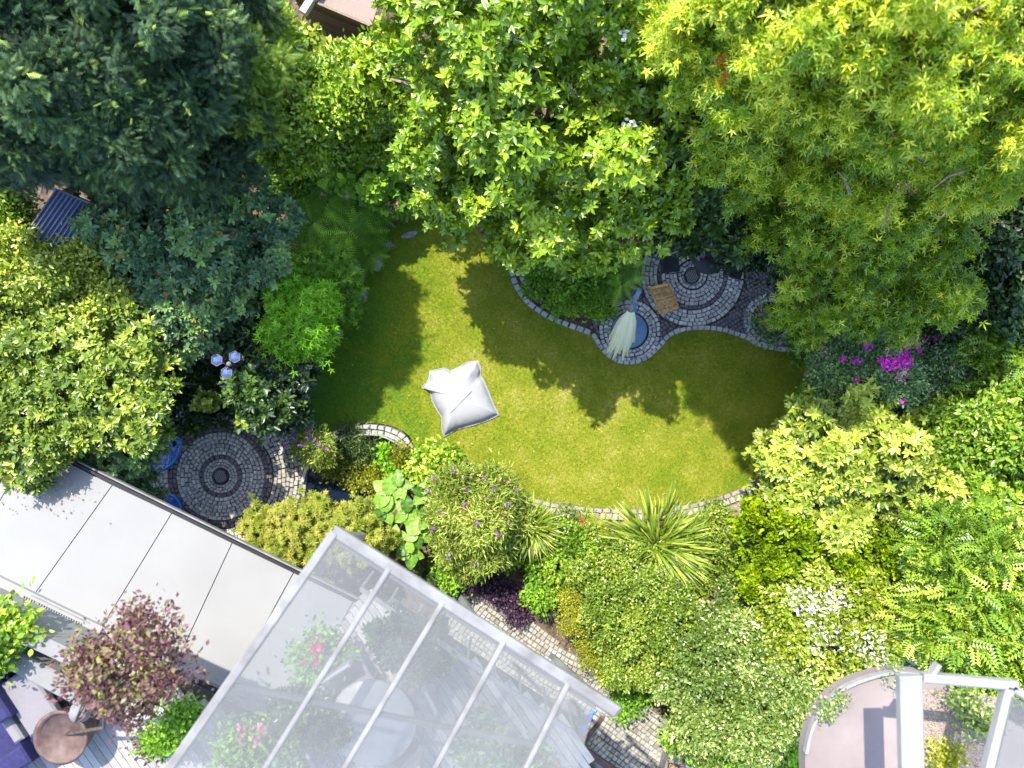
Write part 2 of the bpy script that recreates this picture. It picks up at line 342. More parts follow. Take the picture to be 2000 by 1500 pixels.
def shoots(lobes, density, depth=.3, zmin=-.35, subs=14, subr=.36, gapf=5.0, gth=-.24, core=.66):
    """lobes: (x,y,z,r,rz). returns shoot points, outward normals and a per-clump number"""
    sub = []
    for (x, y, z, r, rz) in lobes:
        sub.append((x, y, z, r*core, rz*core))
        k = max(4, int(subs))
        d = rnd(k*3); d = d[d[:, 2] > -.3][:k]
        for q in d:
            s = subr*rng.choice([.5, .7, .9, 1.15, 1.45]); e = rng.uniform(.8, 1.26)-s*.4
            sub.append((x+q[0]*r*e, y+q[1]*r*e, z+q[2]*rz*e, r*s, max(rz*s*.9, .55*r*s)))
    sub = np.array(sub); P_, N_, G_ = [], [], []
    ph = rng.uniform(0, 6, 6); nl_ = 0
    for i, (x, y, z, r, rz) in enumerate(sub):
        n = int(density*4*math.pi*r*(r+rz)/2*(1.35 if i else 1)); 
        if n < 3: n = 3
        d = rnd(n); d = d[d[:, 2] > zmin]
        w = 1/max(r, .05)
        nz = np.sin(d[:, 0]*4.3+ph[0]+i)+np.sin(d[:, 1]*5.1+ph[1]+i*2)+np.sin(d[:, 2]*4.7+ph[2]+i*3)
        s = 1+.07*nz-depth*rng.random(len(d))**1.3+np.abs(rng.normal(0, .07, len(d)))
        p = np.array([x, y, z])+d*np.array([r, r, rz])*s[:, None]
        nn = unit(d/np.array([r, r, rz]))
        q = (p[:, None, :]-sub[None, :, :3])/sub[None, :, [3, 3, 4]]
        ins = (np.linalg.norm(q, axis=2) < .66); ins[:, i] = False
        gap = (np.sin(p[:, 0]*gapf+ph[3]+1.3*np.sin(p[:, 1]*gapf*.53))*np.sin(p[:, 1]*gapf*1.13+ph[4]+1.3*np.sin(p[:, 0]*gapf*.47))*np.sin(p[:, 2]*gapf*.9+ph[5])) < gth
        k = ~ins.any(1) & (p[:, 2] > .02) & ~(gap & (rng.random(len(p)) < (.95 if i >= nl_ else .7)))
        p = p+nn*(rng.uniform(0, .26, len(p))*(rng.random(len(p)) < .06))[:, None]
        P_.append(p[k]); N_.append(nn[k]); G_.append(np.full(k.sum(), rng.random()))
    return np.concatenate(P_), np.concatenate(N_), np.concatenate(G_), sub
def rosette(kind, Pn, Nn, Gn, k, size, tilt=(15, 55), up=.5, gv=.35, droop=0, tintb=0.0, sink=.35):
    n = len(Pn); ax = unit(Nn*(1-up)+np.array([0, 0, up])+rng.normal(0, .18, (n, 3)))
    u = unit(np.cross(ax, rnd(n))); w = np.cross(ax, u); out = []
    base = rng.random(n)
    for j in range(k):
        a = 2*math.pi*(j/k+rng.uniform(-.06, .06, n))+base*6.28
        rad = u*np.cos(a)[:, None]+w*np.sin(a)[:, None]
        t = np.radians(rng.uniform(tilt[0], tilt[1], n))
        Y = rad*np.cos(t)[:, None]+ax*np.sin(t)[:, None]; Y[:, 2] -= droop
        Z = ax*np.cos(t)[:, None]-rad*np.sin(t)[:, None]+rng.normal(0, .34, (n, 3))
        sc = size*rng.uniform(.7, 1.15, n)
        tint = np.clip(.5+tintb+(Gn-.5)*gv+(base-.5)*.35+rng.normal(0, .12, n), 0, 1)
        tint = np.where(tint > .955, .955, tint); tint = np.where(rng.random(n) < .012, 1.0, tint)
        out.append(stamp(kind, Pn-ax*size*sink*.3, Y, Z, sc, tint))
    return out
def loose(kind, Pn, Nn, Gn, size, per=1, spread=.08, out=.5, up=.4, droop=.2, gv=.35, tintb=0., flat=.5):
    res = []
    for j in range(per):
        n = len(Pn); p = Pn+rng.normal(0, spread, (n, 3))
        Y = Nn*out+rng.normal(0, .6, (n, 3)); Y[:, 2] += up-droop
        Z = Nn*(1-flat)+np.array([0, 0, flat])+rng.normal(0, .42, (n, 3))
        tint = np.clip(.5+tintb+(Gn-.5)*gv+rng.normal(0, .16, n), 0, .955); tint = np.where(rng.random(n) < .01, 1.0, tint)
        res.append(stamp(kind, p, Y, Z, size*rng.uniform(.65, 1.2, n), tint))
    return res
def wood(root, base, sub, nl, r, bark, name='trunk', straight=False):
    mb = MB(); base = Vector(base); c = Vector(sub[0][:3]); 
    top = Vector((c.x, c.y, c.z+ (sub[0][4]*.5)))
    pts = [base, base.lerp(top, .35)+Vector((random.uniform(-.1, .1), random.uniform(-.1, .1), 0))*top.z*.3, base.lerp(top, .7), top]
    mb.tube(pts, [r, r*.75, r*.5, r*.12], 7)
    tg = sub[rng.permutation(len(sub))[:nl]]
    for s in tg:
        t = random.uniform(.2, .8); a = base.lerp(top, t); e = Vector(s[:3])+Vector((0, 0, s[4]*.4)); md = a.lerp(e, .5)+Vector((0, 0, (e-a).length*random.uniform(-.05, .12)))
        mb.tube([a, md, e], [r*.45, r*.25, r*.05], 5)
    o = mb.build(name, bark, root, True)
    return o
def lob(px, py, rpx, h, rz=None, r=None):
    p = P(px, py, h); rr = PX(rpx, h) if r is None else r
    return (p.x, p.y, h, rr, rr*.8 if rz is None else rz)
PLANTS = {}; CUR = [None]
def plant(name, label, cat, lobes, kind, m, density, size, k=6, mode='rosette', trunk=.08, limbs=8, bark='bark', group=None, base=None, stem='trunk', subs=14, subr=.36, depth=.3, zmin=-.35, crown='crown', gapf=None, gth=-.24, core=.66, **kw):
    l0 = lobes[0]; b = base or (l0[0], l0[1], 0)
    root = thing(name, label, cat, b, 0, group)
    p, n, g, sub = shoots(lobes, density, depth=depth, subs=subs, subr=subr, zmin=zmin, gapf=gapf or (5.5 if lobes[0][3] > 1.05 else 9.0), gth=gth, core=core)
    parts = rosette(kind, p, n, g, k, size, **kw) if mode == 'rosette' else loose(kind, p, n, g, size, per=k, **kw)
    leafmesh(crown, parts, m, root)
    if trunk: wood(root, b, sub, limbs, trunk, M[bark], stem)
    PLANTS[name] = (p, n); CUR[0] = (root, p)
    return root, p, n, g

# grass blades of the lawn (one mass nobody could count)
n = 330000; xs = rng.uniform(-6, 8.2, n); ys = rng.uniform(-3.4, 4.8, n); k = inpoly(xs, ys, LAWN); xs, ys = xs[k], ys[k]; n = len(xs)
d = rng.normal(size=(n, 3)); d[:, 2] = np.abs(d[:, 2])*.5+.25
g = leafmesh('lawn_grass', [stamp('turf', np.stack([xs, ys, np.full(n, .002)], 1), d, rnd(n), rng.uniform(.03, .07, n), rng.random(n))], M['blade'])
tag(g, 'short mown grass of the lawn, yellow where dry, its left greener partly for painted shade', 'grass', kind='stuff')
# ------------------------------------------------------------------ paving: setts as single stones
def sett_mesh(name, m, bev=.16, seed=0):
    r = random.Random(seed); j = lambda a: a*(1+r.uniform(-.09, .09))
    q = [(-1, -1), (1, -1), (1, 1), (-1, 1)]; cor = [(j(.5)*a, j(.5)*b) for a, b in q]; vs = []
    for k, z in ((.98, -.5), (1, .28), (1-bev, .5)): vs += [(x*k, y*k, z+(r.uniform(-.05, .05) if z > .4 else 0)) for x, y in cor]
    fs = [(3, 2, 1, 0), (8, 9, 10, 11)]
    for k in range(2):
        for i in range(4): fs.append((4*k+i, 4*k+(i+1) % 4, 4*k+4+(i+1) % 4, 4*k+4+i))
    me = bpy.data.meshes.new(name); me.from_pydata(vs, [], fs); me.materials.append(m); me.update(); return me
SM = {}
def variants(m, name):
    k = (m.name, name)
    if k not in SM: SM[k] = [sett_mesh(name, m, seed=i) for i in range(6)]
    return SM[k]
def lay(parent, stones, m, name='sett', z=.0, hgt=.09, limit=300):
    """stones: (x, y, angle, size_x, size_y) world metres; the largest become single objects, the rest one joined part"""
    vm = variants(m, name); stones = [s for s in stones]
    stones.sort(key=lambda s: -s[3]*s[4]*(s[5] if len(s) > 5 else 1)); par = Matrix.Translation(parent.location).inverted() if parent else None
    for s in stones[:limit]:
        o = link(name, random.choice(vm), parent)
        if par is not None: o.matrix_parent_inverse = par
        o.location = (s[0], s[1], z+random.uniform(-.006, .006)); o.rotation_euler = (random.gauss(0, .025), random.gauss(0, .025), s[2]+random.gauss(0, .035)+random.choice((0, math.pi)))
        o.scale = (s[3]*random.uniform(.93, 1.03), s[4]*random.uniform(.93, 1.03), hgt)
    if len(stones) > limit:
        vs = []; fs = []
        for s in stones[limit:]:
            me = random.choice(vm); n = len(vs); R = Matrix.Rotation(s[2]+random.gauss(0, .035), 3, 'Z'); zz = z+random.uniform(-.006, .006)
            vs += [R@Vector((v.co.x*s[3], v.co.y*s[4], v.co.z*hgt))+Vector((s[0], s[1], zz)) for v in me.vertices]
            fs += [tuple(i+n for i in p.vertices) for p in me.polygons]
        o = pymesh(name+'_field', vs, fs, m, parent); tag(o, kind='stuff')
def sheet(name, poly, z, m, kind='structure'):
    bm = bmesh.new(); vs = [bm.verts.new((x, y, z)) for x, y in poly]; f = bm.faces.new(vs); bmesh.ops.triangulate(bm, faces=[f]); bmesh.ops.recalc_face_normals(bm, faces=bm.faces[:])
    for f in bm.faces:
        if f.normal.z < 0: f.normal_flip()
    me = bpy.data.meshes.new(name); bm.to_mesh(me); bm.free(); o = link(name, me, None, m); tag(o, kind=kind); return o
def w2(pts): return [tuple(P(x, y)[:2]) for x, y in pts]
PM = H/F   # metres per pixel at the ground
def rings(c, spec, poly, hole=None):
    """spec: list of (radius px, stone px along, stone px across)"""
    out = []; cx, cy, _ = P(*c)
    for r, a, b in spec:
        n = max(6, int(round(2*math.pi*r/(a*1.1)))); ph = random.random()*6
        for i in range(n):
            t = ph+2*math.pi*(i+random.uniform(-.08, .08))/n; rr = r*PM*(1+random.uniform(-.006, .006))
            out.append((cx+rr*math.cos(t), cy+rr*math.sin(t), t+math.pi/2, a*PM*random.uniform(.88, 1.08), b*PM*random.uniform(.9, 1.03)))
    xs = [s[0] for s in out]; ys = [s[1] for s in out]; k = inpoly(xs, ys, poly) if poly else np.ones(len(out), bool)
    if hole: k &= ~inpoly(xs, ys, hole)
    return [s for s, q in zip(out, k) if q]
def field(poly, ang, a, excl=(), bend=0.0):
    """rows of squarish setts at angle ang filling a polygon"""
    xs = [p[0] for p in poly]; ys = [p[1] for p in poly]; cx, cy = sum(xs)/len(xs), sum(ys)/len(ys); R = max(max(xs)-min(xs), max(ys)-min(ys)); out = []
    ca, sa = math.cos(ang), math.sin(ang); v = -R; row = 0
    while v < R:
        u = -R+random.random()*a
        while u < R:
            w = a*random.uniform(.85, 1.2); vv = v+bend*math.sin(u*1.7)+.012*math.sin(u*5+row)
            out.append((cx+(u+w/2)*ca-vv*sa, cy+(u+w/2)*sa+vv*ca, ang+bend*1.7*math.cos(u*1.7), w*.9, a*.9)); u += w
        v += a*1.0; row += 1
    k = inpoly([s[0] for s in out], [s[1] for s in out], poly)
    for e in excl: k &= ~e(np.array([s[0] for s in out]), np.array([s[1] for s in out]))
    return [s for s, q in zip(out, k) if q]
def along(pts_px, length_px, width_px, off_px=0, jit=.1):
    pts = [P(x, y) for x, y in smooth_open(pts_px, 8)]; out = []
    for p, a in resample(pts, length_px*PM):
        nx, ny = -math.sin(a), math.cos(a)
        out.append((p.x+nx*off_px*PM, p.y+ny*off_px*PM, a, length_px*PM*.93*random.uniform(1-jit, 1+jit*.5), width_px*PM*random.uniform(1-jit, 1.0)))
    return out
def circ(c, r):
    cx, cy, _ = P(*c); rr = r*PM
    return lambda x, y: (x-cx)**2+(y-cy)**2 < rr*rr
def outside(poly): return lambda x, y: inpoly(x, y, poly)
# round patio at the left
PA = w2([(300, 800), (430, 780), (560, 812), (600, 850), (640, 850), (625, 880), (600, 905), (600, 960), (560, 1010), (520, 1060), (480, 1110), (300, 1110), (255, 960)])
sheet('round_patio_bed', PA, -.02, M['joint'])
patio = thing('round_patio', 'round patio of grey setts laid in rings about a drain, beside the white roof', 'patio', P(432, 930)); tag(patio, kind='structure'); del patio['category']
CA = (432, 930); dk = [(37.5, 9, 9)]+[(r, 8.5, 7.6) for r in (90, 98)]
lt = [(19.5, 5.5, 4.8), (25, 5.8, 4.8), (30.5, 6.4, 4.8)]+[(45.5+7.4*i, 8, 7) for i in range(6)]
lay(patio, rings(CA, lt, PA), M['sett'])
lay(patio, rings(CA, dk, PA), M['sett_dark'], 'dark_sett', limit=60)
SUN = w2([(523, 905), (560, 880), (600, 868), (640, 850), (625, 880), (600, 905), (598, 970), (560, 1010), (500, 1010), (525, 960)])  # sunlit patch of the patio, its light laid in as another stone colour
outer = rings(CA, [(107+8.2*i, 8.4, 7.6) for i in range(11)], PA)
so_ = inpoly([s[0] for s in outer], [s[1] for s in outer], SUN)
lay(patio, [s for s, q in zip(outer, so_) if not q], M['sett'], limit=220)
lay(patio, [s for s, q in zip(outer, so_) if q], M['sett_light'], 'pale_sunlit_sett', limit=150)
def drain(c, r, parent):
    cx, cy, _ = P(*c); b = MB(); b.lathe((cx, cy, 0), [(r*1.0, .02), (r, .06), (r*.8, .062), (r*.78, .03)], 28); b.build('drain_rim', M['dark_metal'], parent, True)
    g = MB()
    for i in range(-3, 4):
        x = i*r*.2; l = 2*math.sqrt(max(0, (r*.78)**2-x*x)); g.box((cx+x*math.cos(.4), cy+x*math.sin(.4), .055), (r*.09, l, .02), .4)
    g.build('drain_bars', M['grey_metal'], parent)
dr = thing('drain_grate', 'round slotted drain grate in the middle of the left round patio', 'drain', P(432, 930)); drain(CA, .2, dr)
# parasol patio
PB = w2([(1150, 636), (1175, 665), (1195, 695), (1222, 709), (1255, 702), (1285, 680), (1308, 654), (1345, 642), (1400, 642), (1448, 656), (1486, 674), (1530, 682), (1570, 684), (1598, 700), (1622, 700), (1640, 640), (1580, 560), (1500, 430), (1260, 430), (1230, 560), (1175, 620)])
sheet('parasol_patio_bed', PB, -.018, M['joint'])
pat2 = thing('parasol_patio', 'shaded patio of blue grey setts in arcs round the dark table', 'patio', P(1350, 537)); tag(pat2, kind='structure'); del pat2['category']
CB = (1352, 537); bedhole = circ((1503, 626), 36)
rr_ = rings(CB, [(18, 6, 5.5), (24.5, 6.5, 5.8)]+[(34+7.6*i, 8.2, 7) for i in range(4)]+[(73+7.8*i, 8.6, 7.2) for i in range(4)], PB)
dd_ = rings(CB, [(64.5, 8, 6.5)], PB); disc = circ((1230, 646), 60)
flt = lambda L_: [s for s in L_ if not disc(s[0], s[1]) and not bedhole(s[0], s[1])]
lay(pat2, flt(rr_), M['sett']); lay(pat2, flt(dd_), M['sett_dark'], 'dark_sett', limit=40)
lay(pat2, [s for s in rings((1230, 646), [(40, 7, 6.5), (47.5, 8, 7), (56, 8.5, 7.5)], PB) if not circ(CB, 103)(s[0], s[1])], M['sett'], limit=120)
lay(pat2, field(PB, .5, 7*PM, (disc, circ(CB, 104), circ((1503, 626), 44))), M['sett_dark'], limit=100)
lay(pat2, [s for s in rings((1503, 626), [(40, 8, 7.5), (48, 8.5, 7.5)], PB)if not circ(CB, 104)(s[0], s[1])], M['sett'], limit=60)
dr = thing('drain_grate', 'round slotted drain grate in the shade beside the dark round table', 'drain', P(1350, 540)); drain((1350, 540), .2, dr)
# kerbs
kb = thing('lawn_kerb', 'blue grey stone kerb curving along the shaded upper side of the lawn', 'kerb', P(1100, 632))
lay(kb, along([(996, 512), (1003, 545), (1022, 580), (1050, 605), (1085, 625), (1125, 640), (1158, 652)], 15, 11, 0)+along([(1010, 520), (1018, 548), (1036, 572), (1062, 594)], 11, 9, 3)
    + along([(1158, 652), (1175, 680), (1195, 699), (1222, 708), (1255, 702), (1284, 680), (1308, 654), (1345, 642), (1400, 642), (1448, 656), (1486, 674), (1530, 683), (1575, 682)], 12, 9, 0), M['kerb'], 'kerb_stone', .01, .13)
kb = thing('side_path', 'narrow grey sett path in shade at the right end of the lawn', 'path', P(1598, 750)); tag(kb, kind='structure'); del kb['category']
PR = w2([(1575, 684), (1622, 690), (1618, 760), (1605, 812), (1560, 830), (1578, 790), (1586, 740), (1582, 700)])
sheet('side_path_bed', PR, -.016, M['joint']); lay(kb, field(PR, 1.4, 7.5*PM), M['sett'], limit=90)
kb = thing('pale_lawn_kerb', 'sunlit pale brick and sett edging along the lower side of the lawn', 'kerb', P(1250, 1000))
LK = [(960, 955), (1000, 966), (1040, 976), (1100, 989), (1180, 996), (1280, 997), (1370, 983), (1440, 960), (1480, 942)]
PK = w2([(960, 950), (1040, 972), (1100, 984), (1180, 991), (1280, 992), (1370, 978), (1440, 955), (1490, 930), (1500, 950), (1450, 985), (1380, 1006), (1280, 1016), (1180, 1015), (1100, 1008), (1040, 995), (960, 975)])
sheet('lawn_edge_bed', PK, -.012, M['joint_light'])
lay(kb, along(LK, 17, 8, -1), M['kerb_light'], 'kerb_stone', .01, .12); lay(kb, along(LK, 12, 13, -12), M['sett_light'], 'sett', .0, .1)
GB = w2([(1380, 1008), (1460, 975), (1480, 1010), (1465, 1090), (1440, 1180), (1430, 1230), (1370, 1240), (1340, 1180), (1400, 1120), (1420, 1040)])
g = sheet('bark_mulch', GB, -.008, M['gravel'])
sheet('upper_path', w2([(505, 255), (540, 270), (580, 330), (610, 400), (590, 410), (555, 340), (515, 290)]), -.01, M['gravel'])
# front path of pale setts
PC = w2([(850, 1140), (930, 1155), (1000, 1190), (1070, 1235), (1110, 1275), (1200, 1330), (1290, 1395), (1370, 1460), (1420, 1520), (1100, 1520), (1000, 1400), (850, 1250)])
sheet('front_path_bed', PC, -.016, M['joint_light'])
fp = thing('front_path', 'sunlit pale sett path running beside the glass canopy', 'path', P(1100, 1300)); tag(fp, kind='structure'); del fp['category']
vis = w2([(860, 1120), (930, 1150), (1000, 1185), (1075, 1230), (1110, 1290), (1200, 1330), (1290, 1395), (1370, 1460), (1400, 1500), (1120, 1500), (1115, 1470), (1190, 1390), (1100, 1330), (860, 1180)])
F1 = field(PC, -.60, 9.6*PM, bend=.05); kq = inpoly([s[0] for s in F1], [s[1] for s in F1], vis)
F1 = [(*s, 9 if q else 1) for s, q in zip(F1, kq)]
lay(fp, F1, M['sett_light'])
# pond
PW = smooth_closed(w2([(605, 890), (640, 866), (680, 852), (722, 847), (762, 852), (795, 872), (806, 900), (812, 950), (800, 990), (740, 1010), (640, 1010), (600, 985), (592, 935)]), 4)
sheet('pond_bed', PW, -.045, M['soil'])
pw = thing('pond_water', 'small pond of dark blue water beyond the low stone arc', 'pond', P(690, 950)); 
wt = sheet('pond_water', smooth_closed(w2([(594, 935), (606, 900), (640, 900), (690, 925), (740, 935), (760, 980), (700, 1010), (620, 1000)]), 4), .0, M['water']); wt.parent = None
bpy.data.objects.remove(pw); tag(wt, 'small dark blue pond inside the low stone arc', None)
pk = thing('pond_wall', 'low curved wall of grey kerb stones round the top of the pond', 'wall', P(722, 838))
A1 = [(600, 884), (618, 866), (640, 851), (680, 838), (722, 833), (762, 839), (792, 856), (808, 882), (814, 908)]
lay(pk, along(A1, 14, 9, 0)+along(A1, 13, 9, -10), M['kerb'], 'kerb_stone', .05, .22)
e = MB(); cur = smooth_open([(612, 890), (640, 868), (680, 853), (722, 848), (757, 855), (788, 876), (801, 905), (808, 950)], 8)
for a, b in zip(cur, cur[1:]): e.beam(P(*a, .12), P(*b, .12), .03, .3)
e.build('metal_edging', M['grey_metal'], pk)
e = MB(); cur = smooth_open([(592, 940), (600, 915), (617, 893), (640, 875)], 6)
for a, b in zip(cur, cur[1:]): e.beam(P(*a, .1), P(*b, .1), .07, .2)
e.build('curved_board', M['plank_grey'], pk)
# rocks
def rock(name, label, cat, px, py, w, l, ang, h, m, group=None, flat=.55):
    bm = bmesh.new(); bmesh.ops.create_icosphere(bm, subdivisions=3, radius=.5); r = random.Random(px*7+py)
    pl = [(Vector((r.uniform(-1, 1), r.uniform(-1, 1), r.uniform(-.1, 1))).normalized(), r.uniform(.3, .46)) for _ in range(9)]
    for v in bm.verts:
        for n_, d_ in pl:
            t = v.co.dot(n_)-d_
            if t > 0: v.co -= n_*t*.85
        v.co += v.co.normalized()*r.uniform(-.012, .012)
        v.co.x *= w*PM*1.1; v.co.y *= l*PM*1.1; v.co.z *= h*2; v.co.z -= h*.3
    me = bpy.data.meshes.new(name); bm.to_mesh(me); bm.free(); o = link(name, me, None, m); o.location = P(px, py); o.rotation_euler.z = ang
    return tag(o, label, cat, group)
G = 'flat stones set along the left edge of the lawn'
for x, y, w, l, a, lab in [(738, 510, 22, 40, -.15, 'pear shaped grey stepping stone in the upper left lawn'), (762, 478, 26, 13, -.2, 'small flat oval stone above the pear shaped stepping stone'), (796, 459, 38, 15, .3, 'long wedge shaped stone with one sunlit tip at the lawn top'),
    (707, 577, 28, 26, .2, 'squarish grey stepping stone on the left lawn alone in the grass'), (815, 420, 24, 20, 0, 'topmost dark stone of the lawn edge under the magnolia leaves'), (697, 520, 20, 22, .3, 'dark flat stone between the fern tips and the pear shaped one'),
    (674, 614, 16, 24, -.2, 'narrow upright grey stone at the lawn edge below the ferns'), (660, 652, 20, 22, .2, 'dim stone at the tip of the bright green maple branch'), (605, 734, 34, 28, -.3, 'large purple grey rounded stone beside the dark laurel'),
    (597, 780, 20, 28, 0, 'lowest dark stone of the lawn edge at the dark laurel'), (625, 690, 26, 22, .4, 'stone half hidden under the bright green maple at the lawn edge')]:
    rock('stepping_stone', lab, 'stone', x, y, w, l, a, .055 if w < 30 else .12, M['rock'], G)
rock('boulder', 'pale mottled boulder in the flower bed between grasses and purple leaves', 'boulder', 1003, 1082, 52, 36, -.35, .75, M['rock_pale'])
rock('garden_rock', 'rounded pale rock at the lower rim of the pond', 'rock', 742, 926, 18, 18, .3, .35, M['rock_pale'], 'rocks about the pond')
for x, y, w, lab in [(700, 893, 24, 'grey rock in the middle of the pond planting'), (722, 905, 20, 'pinkish grey rock just right of the middle rock in the pond'), (686, 908, 16, 'small grey rock by the dark water of the pond'), (667, 893, 14, 'leftmost small rock in the pond planting')]:
    rock('garden_rock', lab, 'rock', x, y, w, w*.8, .4, .14, M['rock_pale'] if w > 18 else M['rock'], 'rocks about the pond')
rock('garden_rock', 'small white rock in the ground cover below the magnolia', 'rock', 1094, 557, 14, 12, .4, .14, M['rock_pale'])
rock('garden_rock', 'flat brownish stone in the bed by the red flowers', 'rock', 1128, 1041, 22, 14, -.3, .08, M['rock_pale'])
rock('garden_rock', 'sandy coloured stone at the edge of the front path by the purple leaves', 'rock', 925, 1128, 26, 22, .2, .15, M['rock_pale'])
# ------------------------------------------------------------------ plants
LM = {}
LM['conifer'] = leafmat('conifer_leaf', (.02, .055, .045), (.055, .125, .085), (.28, .42, .12), .6, .3, .15)  # third colour brightened to paint lit tips on the sprays
LM['conifer_lit'] = leafmat('lit_conifer_leaf', (.05, .12, .03), (.13, .24, .04), (.3, .42, .07), .6, .3, .2)  # lighter copy of the conifer leaf, sunlit edge put into the colour
LM['conifer_blue'] = leafmat('blue_conifer_leaf', (.03, .06, .07), (.07, .13, .14), (.16, .24, .24), .6, .3, .15)
LM['rhodo'] = leafmat('rhododendron_leaf', (.045, .11, .09), (.11, .23, .16), (.22, .36, .12), .36, .5, .15, rare=(.35, .12, .03))
LM['laurel'] = leafmat('laurel_leaf', (.06, .14, .04), (.15, .25, .05), (.42, .5, .14), .3, .5, .2)
LM['pale'] = leafmat('pale_leaf', (.12, .2, .035), (.29, .4, .07), (.58, .66, .2), .3, .5, .2)
LM['laurel_shaded'] = leafmat('shaded_laurel_leaf', (.01, .028, .02), (.025, .06, .035), (.09, .17, .04), .33, .5, .1)  # laurel colours darkened, the shade of the place put into the leaves
LM['magnolia'] = leafmat('magnolia_leaf', (.06, .16, .015), (.19, .34, .025), (.38, .50, .06), .3, .5, .2)
LM['star'] = leafmat('star_leaf', (.06, .19, .01), (.23, .40, .015), (.66, .70, .09), .38, .5, .42)
LM['autumn'] = leafmat('autumn_leaf', (.6, .3, .02), (.6, .22, .02), (.5, .1, .02), .4, .4, .35)
LM['frond'] = leafmat('shade_fern_leaf', (.14, .34, .05), (.22, .5, .07), (.36, .62, .1), .6, .3, .4)
LM['acer'] = leafmat('acer_leaf', (.12, .34, .02), (.2, .5, .03), (.3, .62, .07), .5, .3, .45)
LM['bright'] = leafmat('bright_leaf', (.1, .22, .015), (.2, .38, .045), (.45, .57, .12), .3, .5, .2)
LM['fern'] = leafmat('fern_leaf', (.06, .17, .03), (.13, .30, .04), (.26, .46, .06), .6, .3, .3)
LM['fern_y'] = leafmat('yellow_fern_leaf', (.2, .27, .04), (.32, .38, .06), (.45, .5, .12), .6, .3, .35)
LM['hinoki'] = leafmat('hinoki_leaf', (.05, .14, .005), (.18, .31, .006), (.36, .47, .012), .6, .25, .2)
LM['euonymus'] = leafmat('variegated_leaf', (.17, .26, .015), (.29, .41, .04), (.72, .74, .42), .3, .5, .2)
LM['grey'] = leafmat('greyish_leaf', (.08, .15, .035), (.15, .26, .07), (.44, .52, .30), .3, .6, .25)
LM['box'] = leafmat('box_leaf', (.08, .15, .015), (.16, .27, .045), (.38, .46, .13), .3, .5, .2)
LM['yellow'] = leafmat('yellow_leaf', (.2, .26, .02), (.31, .36, .04), (.5, .5, .1), .45, .4, .35)
LM['reed'] = leafmat('reed_leaf', (.12, .22, .02), (.2, .32, .05), (.46, .52, .16), .4, .4, .35)
LM['reed_dark'] = leafmat('dark_reed_leaf', (.03, .07, .03), (.06, .12, .04), (.14, .2, .08), .4, .4, .2)
LM['buddleia'] = leafmat('buddleia_leaf', (.1, .18, .04), (.24, .35, .07), (.46, .54, .2), .5, .4, .3, rare=(.4, .2, .08))
LM['hosta'] = leafmat('big_leaf', (.05, .16, .02), (.09, .23, .035), (.19, .34, .08), .4, .4, .35)
LM['lobed'] = leafmat('lobed_leaf', (.2, .28, .03), (.27, .36, .055), (.46, .38, .17), .5, .35, .35)
LM['pinn'] = leafmat('pinnate_leaf', (.07, .18, .02), (.18, .34, .04), (.40, .52, .12), .3, .5, .2)
LM['purple'] = leafmat('purple_leaf', (.03, .014, .06), (.06, .03, .11), (.12, .07, .2), .5, .4, .15)
LM['smoke'] = leafmat('smoke_bush_leaf', (.10, .02, .10), (.16, .07, .15), (.22, .26, .10), .5, .35, .3)
LM['dark'] = leafmat('deep_shade_leaf', (.01, .03, .015), (.02, .055, .025), (.05, .11, .03), .4, .4, .1)  # near black greens stand for the deep shade under the trees
def fl(name, col, t=.25): 
    LM[name] = leafmat_plain(name, tuple(c*.6 for c in col), col, tuple(min(1, c*1.3+.05) for c in col), .6, .2, t); return LM[name]
_lm = leafmat
def leafmat_plain(*a, **k): return _lm(*a, gain=(1, 1, 1), **k)
fl('magenta_petal', (.85, .05, .6)); fl('violet_petal', (.36, .12, .55)); fl('pink_petal', (.6, .18, .3)); fl('faded_petal', (.5, .3, .2)); fl('blue_petal', (.2, .26, .75)); fl('white_petal', (.75, .74, .68)); fl('red_petal', (.6, .02, .12)); fl('buff_petal', (.5, .33, .3))
def surf(root, x, y, h, rad=13):
    if CUR[0] is None or CUR[0][0] is not root: return h
    q = CUR[0][1]; k = F/(H-q[:, 2]); d = np.hypot(1000+q[:, 0]*k-x, 750-q[:, 1]*k-y); z = q[d < rad, 2]
    return float(z.max())+.05 if len(z) else h
def flowers(root, spots, m, size=.05, n=16, r=.06, name='blossom'):
    for (x, y, h, k) in spots:
        h = surf(root, x, y, h)
        c = np.array(P(x, y, h)); q = rnd(int(n*k)); q[:, 2] = np.abs(q[:, 2])*.8; p = c+q*r*k**.5*np.array([1, 1, .6])*rng.uniform(.6, 1, (len(q), 1))
        Y = rnd(len(q)); leafmesh(name, [stamp('petal', p, Y+q*.3, q, np.full(len(q), size*.6), rng.random(len(q)))], m, root)
def spikes(root, spots, m, L=.16, name='flower_spike'):
    for (x, y, h, dx, dy) in spots:
        h = surf(root, x, y, h)
        c = np.array(P(x, y, h)); d = unit(np.array([dx, dy, .5])); t = rng.random(26); p = c+d*t[:, None]*L+rnd(26)*(.024*(1-t[:, None]*.8)); 
        leafmesh(name, [stamp('petal', p, rnd(26), rnd(26), np.full(26, .026), rng.random(26))], m, root)
def tops(n, lo=.3):  # only points of a crown that face up
    return n[:, 2] > lo

